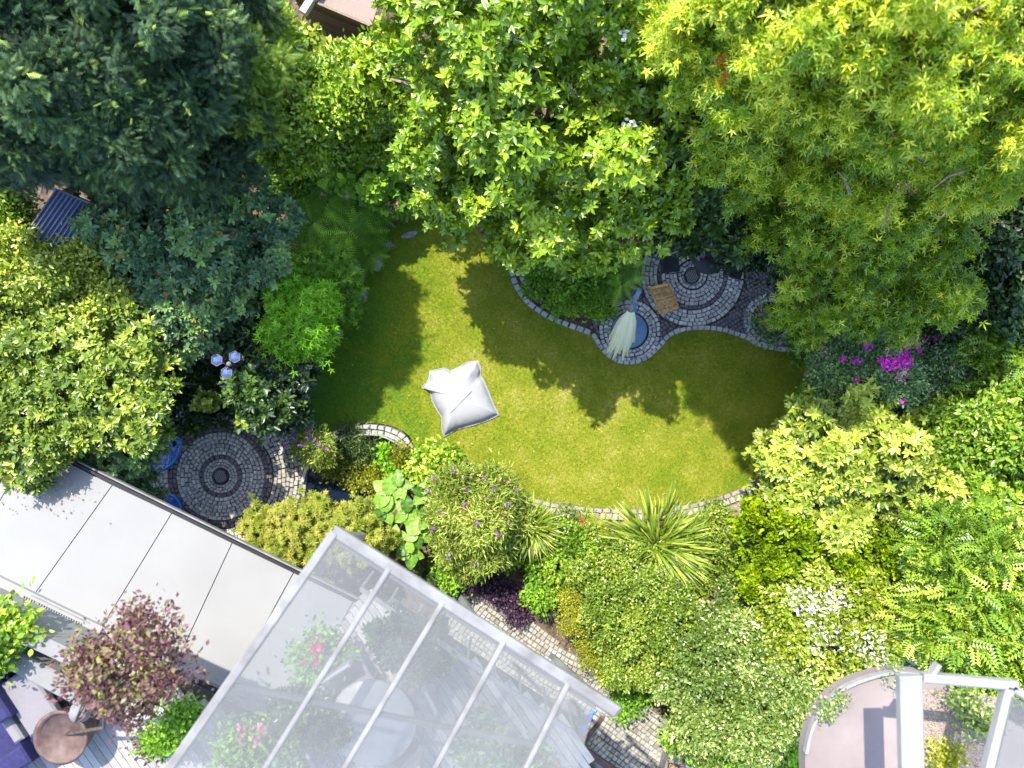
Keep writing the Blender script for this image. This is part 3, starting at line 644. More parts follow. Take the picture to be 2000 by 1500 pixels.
# conifers, upper left
CK = dict(mode='loose', spread=.07, out=1.0, up=.15, droop=.25, flat=.65, tintb=-.12)
plant('conifer_tree', 'large dark conifer filling the upper left corner', 'conifer', [lob(70, 60, 150, 6.6, 1.9), lob(20, 230, 130, 5.4, 1.7), lob(190, 30, 140, 7, 1.8), lob(130, 190, 130, 6.8, 1.7), lob(-60, 120, 140, 6.2, 1.8), lob(190, 270, 60, 4.6, 1.2)],
      'spray', LM['conifer'], 165, .205, k=4, gth=-.16, core=.5, trunk=.22, limbs=30, subs=26, subr=.26, depth=.4, **CK)
plant('conifer_tree', 'dark conifer with feathery lit tips standing right of the corner conifer', 'conifer', [lob(330, 90, 130, 6.6, 1.6), lob(280, 210, 110, 6.4, 1.6), lob(400, 200, 100, 5, 1.4), lob(300, -20, 120, 6.6, 1.6), lob(250, 290, 70, 4.6, 1.3), lob(400, 300, 80, 4.2, 1.2), lob(430, 60, 75, 5, 1.4), lob(330, 330, 60, 3.8, 1)],
      'spray', LM['conifer'], 165, .205, k=4, gth=-.16, core=.5, trunk=.2, limbs=30, subs=26, subr=.26, depth=.4, **CK)
plant('conifer_tree', 'small feathery conifer branch tree beside the dark conifer, light green painted as its lit edge', 'conifer', [lob(505, 150, 50, 5.2, 1.1), lob(482, 215, 44, 4.9, .9), lob(470, 10, 50, 4.2, 1), lob(520, 60, 36, 4, .9), lob(500, 250, 30, 3, .7)], 'spray', LM['conifer_lit'], 150, .2, k=4, trunk=.08, limbs=14, subs=16, subr=.3, depth=.4, mode='loose', spread=.06, out=1.0, up=.2, droop=.2, flat=.6)
plant('blue_conifer', 'drooping blue grey conifer above the small shelter roof', 'conifer', [lob(30, 305, 55, 3.9, .9), lob(135, 312, 42, 3.9, .8), lob(80, 322, 38, 3.7, .7)], 'spray', LM['conifer_blue'], 110, .24, k=4, trunk=.1, limbs=14, subs=18, subr=.3, mode='loose', spread=.06, out=.9, up=-.2, droop=.3, flat=.6)
# left side shrubs
plant('rhododendron', 'big domed dark blue green rhododendron in shade at left', 'shrub', [lob(330, 470, 130, 2.7, 1.1), lob(235, 450, 80, 2.5, 1), lob(440, 460, 105, 2.5, 1), lob(370, 580, 105, 2.3, .9), lob(460, 560, 75, 2, .8), lob(280, 570, 75, 2.2, .8), lob(200, 500, 40, 2.2, .7), lob(350, 400, 80, 2.5, .8)],
      'oval', LM['rhodo'], 75, .165, k=8, trunk=.09, limbs=18, subs=22, subr=.24, tilt=(5, 50))
plant('golden_shrub', 'yellow green small leaved shrub at the left picture edge above the shelter', 'shrub', [lob(25, 410, 55, 2.8, 1), lob(10, 460, 50, 2.6, .9), lob(-30, 400, 60, 2.8, 1)], 'diamond', LM['bright'], 170, .11, k=5, mode='loose', trunk=.05, limbs=10, spread=.07)
plant('pale_shrub', 'pale cream green shrub at left edge below the shelter roof', 'shrub', [lob(40, 540, 75, 2.8, 1.1), lob(10, 620, 60, 2.6, 1), lob(100, 500, 50, 2.8, .9), lob(-30, 560, 80, 2.8, 1)], 'diamond', LM['pale'], 190, .12, k=5, mode='loose', trunk=.05, limbs=10, spread=.07, subr=.3)
plant('pale_shrub', 'pale green speckled shrub between the dark rhododendron and the bright laurel', 'shrub', [lob(170, 560, 80, 2.9, 1.1), lob(110, 610, 60, 2.8, 1), lob(220, 620, 50, 2.6, .9)], 'diamond', LM['pale'], 190, .11, k=5, mode='loose', trunk=.05, limbs=10, spread=.07, subr=.3)
plant('laurel_bush', 'sunlit yellow green laurel overhanging the corner of the white roof', 'shrub', [lob(90, 740, 120, 3.5, 0.8), lob(200, 720, 110, 3.5, 0.7), lob(60, 850, 85, 3.5, 0.7), lob(10, 690, 70, 3.5, 0.6), lob(260, 790, 80, 3.4, 0.7), lob(170, 800, 80, 3.5, 0.7), lob(240, 690, 55, 3.5, 0.6), lob(-20, 800, 90, 3.5, 0.7)],
      'oval', LM['laurel'], 84, .165, k=8, gth=-.08, core=.45, trunk=.09, limbs=18, subs=18, subr=.28, tilt=(5, 50))
plant('laurel_bush', 'half shaded greyer laurel behind the blue lounge chair', 'shrub', [lob(268, 850, 50, 2.2, .8), lob(235, 885, 52, 2.1, .8), lob(190, 880, 45, 2.3, .8)], 'broad', LM['rhodo'], 75, .15, k=6, trunk=.06, limbs=10, tintb=.12)
plant('shaded_laurel', 'laurel between the hexagonal lanterns and the lawn, shade put into its leaf colour', 'shrub', [lob(535, 745, 64, 1.8, .8), lob(510, 690, 44, 1.4, .6), lob(540, 800, 42, 1.7, .8)], 'oval', LM['laurel_shaded'], 85, .19, k=7, trunk=.06, limbs=10)
plant('shaded_laurel', 'laurel surrounding the lantern post, deep shade put into its leaf colour', 'shrub', [lob(400, 730, 85, 1, .6), lob(440, 660, 75, 1.1, .6), lob(350, 690, 75, 1.2, .6), lob(440, 775, 45, 1, .5), lob(370, 785, 50, 1.1, .5)], 'oval', LM['laurel_shaded'], 85, .18, k=7, trunk=.06, limbs=12)
plant('laurel_sprig', 'small sunlit laurel sprig at the top of the round patio', 'shrub', [lob(488, 805, 28, 2, .5), lob(410, 785, 20, 1.9, .4)], 'broad', LM['laurel'], 90, .15, k=6, trunk=.03, limbs=4, subs=6)
plant('japanese_maple', 'small bright green weeping maple overhanging the left lawn edge', 'maple', [lob(590, 610, 48, 2.2, .6), lob(612, 645, 34, 2, .5), lob(560, 560, 28, 2.2, .4), lob(580, 675, 28, 1.9, .5), lob(620, 600, 28, 2.1, .5), lob(545, 640, 26, 2, .4)], 'star', LM['acer'], 100, .14, k=6, mode='loose', trunk=.05, limbs=12, spread=.12, out=.6, up=0, droop=.2, flat=.75, subs=14, subr=.36, base=(P(560, 600).x, P(560, 600).y, 0))
plant('shade_maple', 'dull green spiky shrub behind the bright small maple', 'shrub', [lob(640, 520, 40, 1.7, .6), lob(655, 580, 38, 1.2, .5), lob(600, 530, 40, 1.6, .6)], 'star', LM['fern'], 120, .12, k=5, mode='loose', trunk=.04, limbs=8, flat=.7)
# ferns: every frond a part
def frond_mesh(name, m, seed):
    r = random.Random(seed); v, f = T('frond'); v = v.copy(); v[:, 0] *= r.uniform(.85, 1.15); v[:, 2] *= r.uniform(.6, 1.4); v[:, 0] += .12*r.uniform(-1, 1)*v[:, 1]**2
    me = bpy.data.meshes.new(name); me.from_pydata(v.tolist(), [], f.tolist()); c = me.color_attributes.new('leaf', 'FLOAT_COLOR', 'POINT'); t = r.random()
    for d in c.data: d.color = (t, 0, 0, 1)
    me.materials.append(m); me.update(); return me
FM = {}
def fern(px, py, h, label, L=.6, n=11, m='frond', group='ferns'):
    if m not in FM: FM[m] = [frond_mesh('frond', LM[m], i) for i in range(6)]
    p = P(px, py, h); root = thing('fern', label, 'fern', (p.x, p.y, 0), random.random()*6, group)
    for i in range(n):
        o = link('frond', random.choice(FM[m]), root); a = 2*math.pi*i/n+random.uniform(-.2, .2); s = L*random.uniform(.75, 1.15)
        o.location = (0, 0, h); o.rotation_euler = (random.uniform(.05, .6), random.uniform(-.2, .2), a); o.scale = (s, s, s)
    mb = MB(); mb.tube([(0, 0, 0), (0, 0, h+.02)], [.04, .03], 6); mb.build('crown_stub', M['bark'], root, world=False)
for x, y, h, l, lab in [(700, 400, .8, .62, 'fern topmost of the shaded fern bank'), (655, 430, .8, .62, 'broad fern in the middle of the shaded bank left of the lawn'), (712, 452, .6, .55, 'fern beside the topmost flat stones'), (620, 470, .8, .62, 'dark fern left of the middle of the fern bank'),
    (672, 490, .6, .55, 'fern above the yellowish fern tips at the lawn edge'), (600, 400, .7, .6, 'dim fern at the upper left of the fern bank'), (660, 550, .5, .5, 'yellowish fern reaching to the squarish stepping stone'), (640, 600, .5, .45, 'dark fern beside the narrow upright stone'), (575, 455, .8, .55, 'dark fern touching the rhododendron'),
    (610, 540, .8, .5, 'fern half hidden behind the bright small maple'), (740, 420, .5, .5, 'fern nearest the pink hydrangea flowers'), (690, 360, .8, .5, 'fern under the hydrangea leaves'), (560, 510, .8, .5, 'lowest dim fern between rhododendron and maple'), (640, 395, 1, .6, 'fern at the top left of the bank near the hydrangea'), (720, 500, .5, .45, 'small fern touching the oblong grey stone'), (610, 435, 1, .6, 'tall fern just right of the rhododendron edge'), (680, 455, 1, .62, 'tall arching fern in the centre of the shaded bank')]:
    fern(x, y, h, lab, l*1.15, n=24)
for x, y, h, l, lab in [(1215, 555, .7, .55, 'fern pointing at the top of the closed parasol'), (1180, 545, .6, .5, 'fern in the bed left of the parasol top'), (1235, 525, .7, .5, 'fern behind the parasol in shade'), (1200, 510, .7, .5, 'dark fern under the magnolia near the table')]:
    fern(x, y, h, lab, l, group='ferns in the bed by the parasol')
for x, y, h, l, lab in [(1165, 1030, .5, .55, 'yellow green fern in the bed right of the red flowers'), (1200, 1050, .4, .45, 'small yellow green fern left of the long leaved grass'), (1300, 1160, .4, .5, 'yellow green fern below the long leaved grass'), (1310, 1205, .4, .45, 'yellow green fern at the upper right of the box bush')]:
    fern(x, y, h, lab, l, m='fern_y', group='yellow green ferns in the sunny bed')
# shrubs behind the lawn
r_, p, n, g = plant('hydrangea', 'broad leaved hydrangea with a few pink heads above the ferns', 'shrub', [lob(740, 345, 50, 1.3, .7), lob(690, 330, 40, 1.4, .7), lob(765, 385, 30, 1, .6), lob(650, 330, 40, 1.4, .6)], 'broad', LM['fern'], 70, .2, k=5, trunk=.04, limbs=8, tintb=.1)
flowers(r_, [(772, 398, 1.2, 1.5), (757, 396, 1.3, .8), (765, 412, 1, 1), (678, 382, 1.6, 1), (631, 380, 1.4, .8)], LM['pink_petal'], .05, 14, .06, 'flower_head')
LB = dict(k=5, trunk=.06, limbs=12, spread=.07, mode='loose', subr=.3)
plant('bright_shrub', 'bright yellow green climbing shrub between the dark conifer and the timber bed', 'shrub', [lob(545, 140, 62, 2.6, .9), lob(590, 210, 75, 3, 1), lob(530, 60, 42, 2.4, .8), lob(560, 280, 45, 2.4, .8), lob(500, 30, 45, 2.8, .9)], 'diamond', LM['bright'], 190, .13, gth=-.12, **LB)
plant('bright_shrub', 'glossy bright green shrub left of the magnolia at mid height', 'shrub', [lob(680, 200, 80, 2.3, 1), lob(640, 270, 60, 2.1, .8), lob(725, 255, 60, 1.8, .7), lob(668, 148, 36, 1.9, .6), lob(740, 150, 50, 2.2, .8)], 'oval', LM['bright'], 150, .15, gth=-.12, **LB)
plant('vine', 'pale leaved vine tumbling below the timber raised bed', 'vine', [lob(600, 92, 26, .9, .3), lob(650, 112, 22, 1, .3), lob(735, 145, 30, 1.6, .4)], 'broad', LM['pale'], 80, .17, k=4, mode='loose', trunk=.03, limbs=6, flat=.8, tintb=-.05)
r_, p, n, g = plant('magnolia_tree', 'large leaved magnolia spreading over the top centre with a few white flowers', 'magnolia',
      [lob(905, 120, 140, 5.2, 1.7), lob(1060, 60, 150, 6.3, 1.7), lob(1200, 100, 140, 6.0, 1.7), lob(1050, 200, 130, 5.8, 1.6), lob(930, 240, 120, 5.0, 1.5), lob(860, 350, 70, 3.0, 1.0), lob(960, 370, 100, 4.0, 1.3), lob(1080, 370, 110, 4.5, 1.3), lob(1190, 300, 120, 5.2, 1.5), lob(1230, 410, 90, 4.0, 1.1), lob(1010, 460, 55, 3.0, 0.8), lob(1120, 470, 60, 3.4, 0.8), lob(835, 50, 85, 4.4, 1.4), lob(780, 180, 80, 2.7, 1.3), lob(950, -40, 140, 5.4, 1.7), lob(1240, 200, 100, 5.7, 1.4), lob(1310, 380, 60, 4.0, 1.0), lob(900, 400, 50, 2.7, 0.8)],
      'oval', LM['magnolia'], 44, .172, k=7, gapf=4.6, gth=-.18, core=.55, trunk=.2, limbs=46, bark='bark_pale', subs=20, subr=.27, depth=.4, tilt=(0, 45), up=.4, base=(P(1080, 380).x, P(1080, 380).y, 0))
flowers(r_, [(1000, 83, 7.5, 1), (1018, 84, 8.9, 1), (1220, 68, 8.8, 1), (1227, 243, 7.8, 1.2), (822, 90, 7.4, .6), (1245, 243, 7.8, .5)], LM['white_petal'], .11, 8, .06, 'flower')
r_, p, n, g = plant('sweetgum_tree', 'tall yellow green star leaved tree over the upper right', 'tree',
      [lob(1500, 90, 126, 8.8, 2.0), lob(1640, 60, 135, 9.1, 2.0), lob(1800, 50, 135, 9.1, 2.0), lob(1950, 90, 135, 8.8, 2.0), lob(1560, 210, 108, 7.4, 1.8), lob(1700, 200, 126, 8.0, 1.9), lob(1860, 210, 126, 8.0, 1.9), lob(1980, 250, 99, 7.6, 1.8), lob(1620, 330, 79, 6.2, 1.5), lob(1760, 340, 86, 6.6, 1.6), lob(1920, 330, 64, 7.0, 1.6), lob(1380, 40, 99, 8.2, 1.8), lob(1340, 110, 63, 7.8, 1.2), lob(1290, 50, 63, 7.2, 1.2), lob(1430, 280, 60, 6.6, .9), lob(1455, 205, 60, 8, 1), lob(1400, 150, 54, 7.0, 1.0), lob(1500, -60, 126, 8.8, 2.0), lob(1750, -70, 135, 8.8, 2.0), lob(2040, 20, 135, 8.8, 2.0)],
      'star', LM['star'], 58, .138, k=7, gapf=3.8, gth=-.08, core=.45, mode='loose', trunk=.24, limbs=60, bark='bark_pale', subs=20, subr=.27, depth=.45, spread=.08, out=.6, up=.05, droop=.35, flat=.5, tintb=.08, base=(P(1700, 300).x, P(1700, 300).y, 0))
q = PLANTS['sweetgum_tree']
def clump_leaves(root, x, y, h, n, r, kind, m, size, name):
    c = np.array(P(x, y, h)); p = c+rnd(n)*r*rng.random((n, 1))**.5*np.array([1, 1, .4]); leafmesh(name, loose(kind, p, np.tile([0, 0, 1.], (n, 1)), rng.random(n), size, flat=.8, up=-.1), m, root)
clump_leaves(r_, 1430, 130, 9.0, 34, .22, 'star', LM['autumn'], .12, 'autumn_sprig'); clump_leaves(r_, 1815, 178, 9.6, 9, .12, 'star', LM['autumn'], .16, 'autumn_sprig')
for x, y, h, dx, dy in [(1700, 300, 8.1, 60, -10), (1760, 300, 8.1, 50, 15), (1880, 335, 8.5, -60, 35), (1480, 30, 9.8, 40, -20), (1520, 40, 9.8, 20, 40), (1660, 380, 7.6, -25, -45), (1738, 400, 7.8, -18, 50), (1970, 100, 10, 40, 12)]:
    b = MB(); a = P(x, y, h); e_ = P(x+dx, y+dy, h+.1); b.tube([a, a.lerp(e_, .5)+Vector((0, .05, .05)), e_], [.022, .016, .007], 5)
    b.tube([a.lerp(e_, .4), a.lerp(e_, .8)+Vector((.08, -.1, .03))], [.012, .005], 4)
    b.build('bare_twig', M['bark_pale'], r_)
r_, p, n, g = plant('sweetgum_tree', 'lower star leaved tree drooping over the path right of the dark table', 'tree',
      [lob(1500, 320, 54, 4.8, 1.2), lob(1560, 430, 70, 4.6, 1.2), lob(1680, 460, 78, 5.0, 1.2), lob(1620, 550, 70, 4.0, 1.0), lob(1700, 590, 54, 3.8, 0.9), lob(1840, 420, 70, 5.4, 1.2), lob(1830, 560, 54, 4.6, 0.9), lob(1800, 480, 54, 5.0, 1.0), lob(1545, 610, 35, 3.2, 0.7), lob(1575, 655, 24, 2.9, 0.5), lob(1480, 440, 35, 4.0, 0.7), lob(1440, 360, 39, 6.0, 0.7), lob(1770, 600, 46, 4.0, 0.8), lob(1640, 370, 62, 5.2, 1.2)],
      'star', LM['star'], 60, .132, k=7, gapf=4.4, gth=-.05, core=.4, mode='loose', trunk=.12, limbs=40, bark='bark_pale', subs=18, subr=.28, depth=.45, spread=.08, out=.6, up=.05, droop=.35, flat=.5, tintb=-.08, base=(P(1650, 500).x, P(1650, 500).y, 0))
plant('shade_tree', 'dark foliage between the magnolia and the yellow green tree, partly added to shade the patio', 'tree', [lob(1370, 260, 110, 4.2, 1.3), lob(1360, 360, 80, 3.6, 1.1), lob(1440, 330, 70, 3.5, 1), lob(1330, 170, 90, 4.6, 1.2), lob(1330, 440, 48, 3, .7), lob(1425, 445, 50, 3, .7), lob(1380, 430, 40, 3.2, .6)], 'oval', LM['laurel_shaded'], 48, .2, k=6, trunk=.1, limbs=14, tintb=.15)  # shade put into the leaf colour; lobes over the patio added to darken it
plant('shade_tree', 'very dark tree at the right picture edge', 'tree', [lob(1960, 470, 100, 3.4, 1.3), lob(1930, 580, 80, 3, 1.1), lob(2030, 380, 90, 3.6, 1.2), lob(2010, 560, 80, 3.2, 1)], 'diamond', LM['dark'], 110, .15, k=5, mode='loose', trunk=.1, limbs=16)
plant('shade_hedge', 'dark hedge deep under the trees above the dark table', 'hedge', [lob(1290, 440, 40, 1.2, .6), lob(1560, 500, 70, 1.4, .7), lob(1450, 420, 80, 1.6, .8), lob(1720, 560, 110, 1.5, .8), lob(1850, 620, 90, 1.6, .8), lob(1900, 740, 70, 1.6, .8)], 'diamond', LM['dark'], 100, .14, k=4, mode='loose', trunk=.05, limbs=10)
# bed beside the parasol
plant('ground_cover', 'low leafy green ground cover inside the curving kerb', 'ground cover', [lob(1060, 552, 30, .15, .12), lob(1098, 583, 30, .15, .12), lob(1140, 598, 28, .15, .12), lob(1178, 596, 24, .15, .12), lob(1110, 545, 38, .25, .2), lob(1055, 528, 22, .2, .12), lob(1160, 560, 32, .25, .2)], 'diamond', LM['fern'], 300, .08, k=5, mode='loose', trunk=0, tintb=.15, spread=.05)
bf = thing('flowering_plant', 'small pale blue flowers in the shade right of the ground cover', 'flowers', P(1155, 520))
pp = P(1155, 520, .4); pp_ = np.array(pp)+rnd(300)*np.array([.5, .4, .25]); leafmesh('foliage', loose('diamond', pp_, np.tile([0, 0, 1.], (300, 1)), rng.random(300), .1), LM['fern'], bf)
flowers(bf, [(1142, 517, .8, .6), (1160, 506, .8, .6), (1160, 519, .8, .6), (1171, 521, .8, .5), (1124, 530, .7, .4), (1150, 534, .7, .4)], LM['blue_petal'], .05, 8, .035, 'flower')
hy = plant('sedum', 'brownish pink flower heads in the small round bed', 'flowers', [lob(1490, 620, 22, .35, .25), lob(1500, 650, 20, .3, .2)], 'diamond', LM['rhodo'], 220, .08, k=4, mode='loose', trunk=0)[0]
flowers(hy, [(1490, 611, .6, 2), (1495, 630, .6, 2), (1503, 640, .5, 1.4), (1485, 600, .5, 1)], LM['buff_petal'], .04, 26, .075, 'flower_head')
# right: flowering shrub and hedge
r_, p, n, g = plant('flowering_shrub', 'dark small leaved shrub with magenta and faded blossom clusters at right', 'shrub', [lob(1720, 720, 90, 2, .9), lob(1650, 710, 60, 1.8, .8), lob(1790, 710, 70, 2, .9), lob(1700, 780, 70, 1.7, .8), lob(1780, 770, 60, 1.7, .8), lob(1640, 750, 40, 1.5, .6)], 'diamond', LM['rhodo'], 260, .085, k=6, mode='loose', trunk=.06, limbs=14, spread=.06, tintb=.1)
flowers(r_, [(1762, 655, 2.6, 2), (1774, 668, 2.6, 3), (1768, 676, 2.5, 2), (1734, 710, 2.6, 2.6), (1748, 712, 2.6, 2), (1770, 705, 2.6, 3), (1766, 700, 2.5, 2), (1694, 678, 2.4, 1), (1726, 705, 2.5, 1.4), (1645, 703, 2, .6), (1668, 706, 2.2, .5), (1676, 704, 2.2, .6), (1825, 661, 2.3, 1), (1832, 658, 2.2, .7), (1763, 782, 2, .5), (1670, 745, 2, .5), (1724, 621, 2.4, .5), (1743, 609, 2.4, .5), (1795, 685, 2.4, .6)], LM['magenta_petal'], .075, 26, .10, 'blossom')
flowers(r_, [(1803, 665, 2.6, 3), (1736, 690, 2.5, 1.6), (1763, 730, 2.5, 2.4), (1757, 742, 2.4, 1.4), (1610, 688, 1.8, 1.3), (1790, 677, 2.4, 1)], LM['buff_petal'], .065, 26, .10, 'faded_blossom')
flowers(r_, [(1675, 735, 2.2, 1), (1690, 780, 1.9, 1.2), (1860, 720, 1.8, 1), (1816, 760, 1.9, .8), (1695, 758, 2, .6), (1735, 678, 2.3, 1)], LM['faded_petal'], .04, 16, .08, 'withered_blossom')
def clump(px, py, h, label, L, n, m, cat='grass', name='grass_clump', group=None, rise=(.5, 1.3), w=1.0, core=.1):
    p = P(px, py, h); root = thing(name, label, cat, (p.x, p.y, 0), 0, group); a = rng.random(n)*6.283; el = rng.uniform(*rise, n)
    pos = np.array([p.x, p.y, h])+np.stack([np.cos(a), np.sin(a), 0*a], 1)*core*rng.random((n, 1))
    Y = np.stack([np.cos(a)*np.cos(el), np.sin(a)*np.cos(el), np.sin(el)*.6], 1); v, f, t = stamp('blade', pos, Y, np.tile([0, 0, 1.], (n, 1))+rng.normal(0, .15, (n, 3)), L*rng.uniform(.6, 1.1, n), np.clip(rng.normal(.5, .22, n), 0, .95))
    leafmesh('blades', [(v, f, t)], m, root); return root
clump(1650, 780, .2, 'dark arching grass clump at the right end of the lawn', .75, 190, LM['reed_dark'])
plant('rhododendron', 'sunlit pale green rhododendron at the lower right of the lawn', 'shrub', [lob(1600, 890, 100, 2.3, 1), lob(1700, 880, 95, 2.5, 1.1), lob(1760, 940, 80, 2.4, 1), lob(1640, 960, 90, 2.1, .9), lob(1550, 930, 60, 1.8, .8), lob(1570, 830, 28, 1.8, .6), lob(1510, 950, 30, 1.5, .6), lob(1760, 880, 50, 2.4, .9), lob(1800, 1000, 40, 2.2, .8)],
      'oval', LM['pale'], 78, .175, k=7, gth=-.2, trunk=.08, limbs=16, subs=18, subr=.27, tilt=(5, 50), tintb=-.05)
PK_ = dict(k=4, mode='loose', spread=.12, out=.8, up=.1, droop=.2, flat=.6)
plant('evergreen_hedge', 'glossy leaved bush beside the magenta flowering shrub at the right edge', 'shrub', [lob(1900, 840, 80, 2.8, 1.1), lob(1980, 870, 90, 3, 1.1), lob(1870, 900, 60, 2.6, .9), lob(1840, 830, 45, 2.3, .8)], 'oval', LM['pinn'], 130, .15, k=6, mode='loose', trunk=.08, limbs=14, tintb=-.03)
plant('evergreen_hedge', 'bright green shrub at the right edge level with the rhododendron', 'shrub', [lob(1950, 980, 90, 3, 1.1), lob(1870, 1010, 60, 2.6, 1), lob(2010, 1060, 70, 3, 1)], 'oval', LM['pinn'], 110, .16, k=6, trunk=.08, limbs=14)
plant('pinnate_shrub', 'upright shrub with feathered leaves right of the magenta blossom', 'shrub', [lob(1900, 690, 60, 2.2, .9), lob(1960, 700, 60, 2.3, .9), lob(1940, 770, 65, 2.3, .9), lob(1870, 760, 45, 2, .8), lob(2000, 740, 60, 2.4, .9)], 'pinnate', LM['pinn'], 36, .36, trunk=.05, limbs=10, tintb=-.1, **PK_)
plant('pinnate_shrub', 'large shrub of arching feathered leaves at the lower right edge', 'shrub', [lob(1900, 1120, 95, 3.2, 1.1), lob(1970, 1180, 90, 3.4, 1.1), lob(1860, 1190, 70, 2.9, 1), lob(1900, 1250, 60, 2.7, .9), lob(1990, 1280, 60, 3, .9), lob(1980, 1090, 70, 3.2, 1)], 'pinnate', LM['pinn'], 38, .38, trunk=.07, limbs=14, tintb=.1, **PK_)
plant('hinoki_cypress', 'vivid green mossy textured dwarf cypress below the pale rhododendron', 'conifer', [lob(1520, 1010, 60, 1.9, .8), lob(1500, 1070, 60, 1.8, .8), lob(1580, 1050, 55, 1.8, .7), lob(1640, 1070, 60, 1.9, .8), lob(1710, 1070, 65, 2, .8), lob(1580, 990, 45, 1.8, .6), lob(1480, 1120, 35, 1.5, .6), lob(1740, 1100, 45, 1.8, .7), lob(1660, 1020, 40, 1.9, .6), lob(1600, 1095, 45, 1.7, .6)], 'fan', LM['hinoki'], 420, .055, k=4, gth=-.1, core=.5, gapf=8.0, mode='loose', trunk=.08, limbs=20, spread=.035, out=1, up=.4, droop=0, subs=24, subr=.22, depth=.2)
r_, p, n, g = plant('variegated_shrub', 'shrub with white and lime leaves below the vivid dwarf cypress', 'shrub', [lob(1600, 1170, 85, 2, .9), lob(1540, 1220, 70, 1.8, .8), lob(1650, 1240, 85, 2, .9), lob(1560, 1140, 50, 1.8, .7), lob(1690, 1180, 60, 1.9, .8)], 'diamond', LM['euonymus'], 200, .115, k=5, gth=-.15, mode='loose', trunk=.06, limbs=14, spread=.06, tintb=-.08)
k = tops(n, .45); idx = np.where(k)[0]; wx = np.array([P(x, y, 2.4)[:2] for x, y in ((1560, 1170), (1620, 1160), (1660, 1220), (1600, 1240), (1670, 1280))]); 
dist = np.min(np.linalg.norm(p[idx, None, :2]-wx[None], axis=2), axis=1); idx = idx[dist < .33]; 
leafmesh('white_leaves', loose('diamond', p[idx]+np.array([0, 0, .05]), n[idx], g[idx], .12, per=2), LM['white_petal'], r_)
r_, p, n, g = plant('grey_shrub', 'large grey green glossy shrub with tiny pale violet flowers at the bottom', 'shrub', [lob(1400, 1300, 90, 1.7, .8), lob(1358, 1350, 60, 1.5, .6), lob(1500, 1330, 80, 1.8, .8), lob(1430, 1400, 90, 1.7, .8), lob(1530, 1400, 60, 1.7, .8), lob(1560, 1330, 50, 1.8, .7), lob(1340, 1290, 38, 1.3, .5), lob(1392, 1430, 42, 1.4, .5)], 'diamond', LM['grey'], 200, .105, k=6, gth=-.1, core=.5, mode='loose', trunk=.07, limbs=18, spread=.06)
flowers(r_, [(1372, 1290, 2.3, .5), (1400, 1300, 2.3, .5), (1440, 1290, 2.3, .6), (1447, 1308, 2.3, .5), (1385, 1350, 2.3, .5), (1360, 1360, 2.1, .4), (1410, 1340, 2.3, .4)], LM['violet_petal'], .03, 10, .06, 'flower')
plant('grey_shrub', 'low grey leaved bush between the mulch and the variegated shrub', 'shrub', [lob(1435, 1175, 30, .7, .35), lob(1410, 1215, 22, .5, .3), lob(1452, 1215, 24, .7, .3)], 'diamond', LM['grey'], 230, .10, k=4, mode='loose', trunk=.03, limbs=6, tintb=-.1)
plant('round_leaf_shrub', 'bright round leaved shrub at the bottom edge beside the pots', 'shrub', [lob(1470, 1480, 60, 1.2, .6), lob(1410, 1490, 45, 1, .5), lob(1540, 1470, 50, 1.4, .6)], 'broad', LM['acer'], 110, .11, k=4, mode='loose', trunk=.04, limbs=6, flat=.8)
plant('red_shrub', 'dark red leaved plant in a gap of the grey green shrub', 'shrub', [lob(1418, 1425, 26, .8, .4)], 'diamond', LM['smoke'], 260, .09, k=4, mode='loose', trunk=.03, limbs=5)
r_, p, n, g = plant('box_bush', 'rounded small leaved yellow green bush beside the front path', 'shrub', [lob(1230, 1190, 85, 1.6, .8), lob(1180, 1130, 60, 1.2, .7), lob(1250, 1260, 70, 1.5, .7), lob(1290, 1180, 55, 1.4, .7), lob(1222, 1285, 48, 1.3, .6), lob(1175, 1200, 36, 1.1, .5), lob(1240, 1120, 50, 1.2, .6)], 'diamond', LM['box'], 260, .085, k=6, gth=-.12, core=.55, mode='loose', trunk=.06, limbs=16, spread=.05, subs=20, subr=.26)
plant('golden_bush', 'fine yellow bush at the left side of the box bush on the path', 'shrub', [lob(1140, 1200, 34, .9, .45), lob(1165, 1262, 34, .9, .4), lob(1120, 1160, 22, .7, .4), lob(1190, 1310, 26, .9, .4)], 'diamond', LM['yellow'], 420, .055, k=6, mode='loose', trunk=.04, limbs=6, spread=.05)
clump(1278, 1062, .8, 'large sprawling clump of long sunlit strap leaves in the bed', .95, 640, LM['reed'], rise=(.0, 1.2), core=.75)
clump(1335, 1075, .7, 'second clump of strap leaves right of the large sunlit clump', .7, 220, LM['reed'], rise=(.1, 1.2), core=.35)
clump(1035, 1025, .7, 'dense dark green grass clump between buddleia and the lawn edging', .85, 420, LM['reed'], rise=(.4, 1.3), core=.2)
clump(832, 1120, .2, 'thin pale striped grass at the edge of the glass canopy', .6, 170, LM['reed_dark'])
clump(1065, 1180, .15, 'blue green fine sedge tuft next to the front path', .42, 260, LM['reed_dark'])
plant('bed_planting', 'leafy low green planting around the pale boulder', 'ground cover', [lob(1070, 1070, 34, .4, .3), lob(1100, 1100, 50, .5, .4), lob(1090, 1050, 40, .5, .4), lob(1130, 1090, 40, .5, .4), lob(1120, 1140, 40, .4, .3)], 'broad', LM['bright'], 260, .085, k=4, mode='loose', trunk=0, tintb=-.1, spread=.05)
plant('bed_planting', 'mixed low yellow green planting left of the hinoki cypress', 'ground cover', [lob(1390, 1050, 40, .5, .4), lob(1420, 1090, 36, .4, .35), lob(1360, 1110, 40, .4, .35), lob(1170, 1060, 40, .4, .3), lob(1210, 1090, 36, .4, .3), lob(1400, 1010, 24, .3, .25), lob(1340, 1150, 34, .4, .3)], 'diamond', LM['box'], 300, .085, k=4, mode='loose', trunk=0, spread=.05)
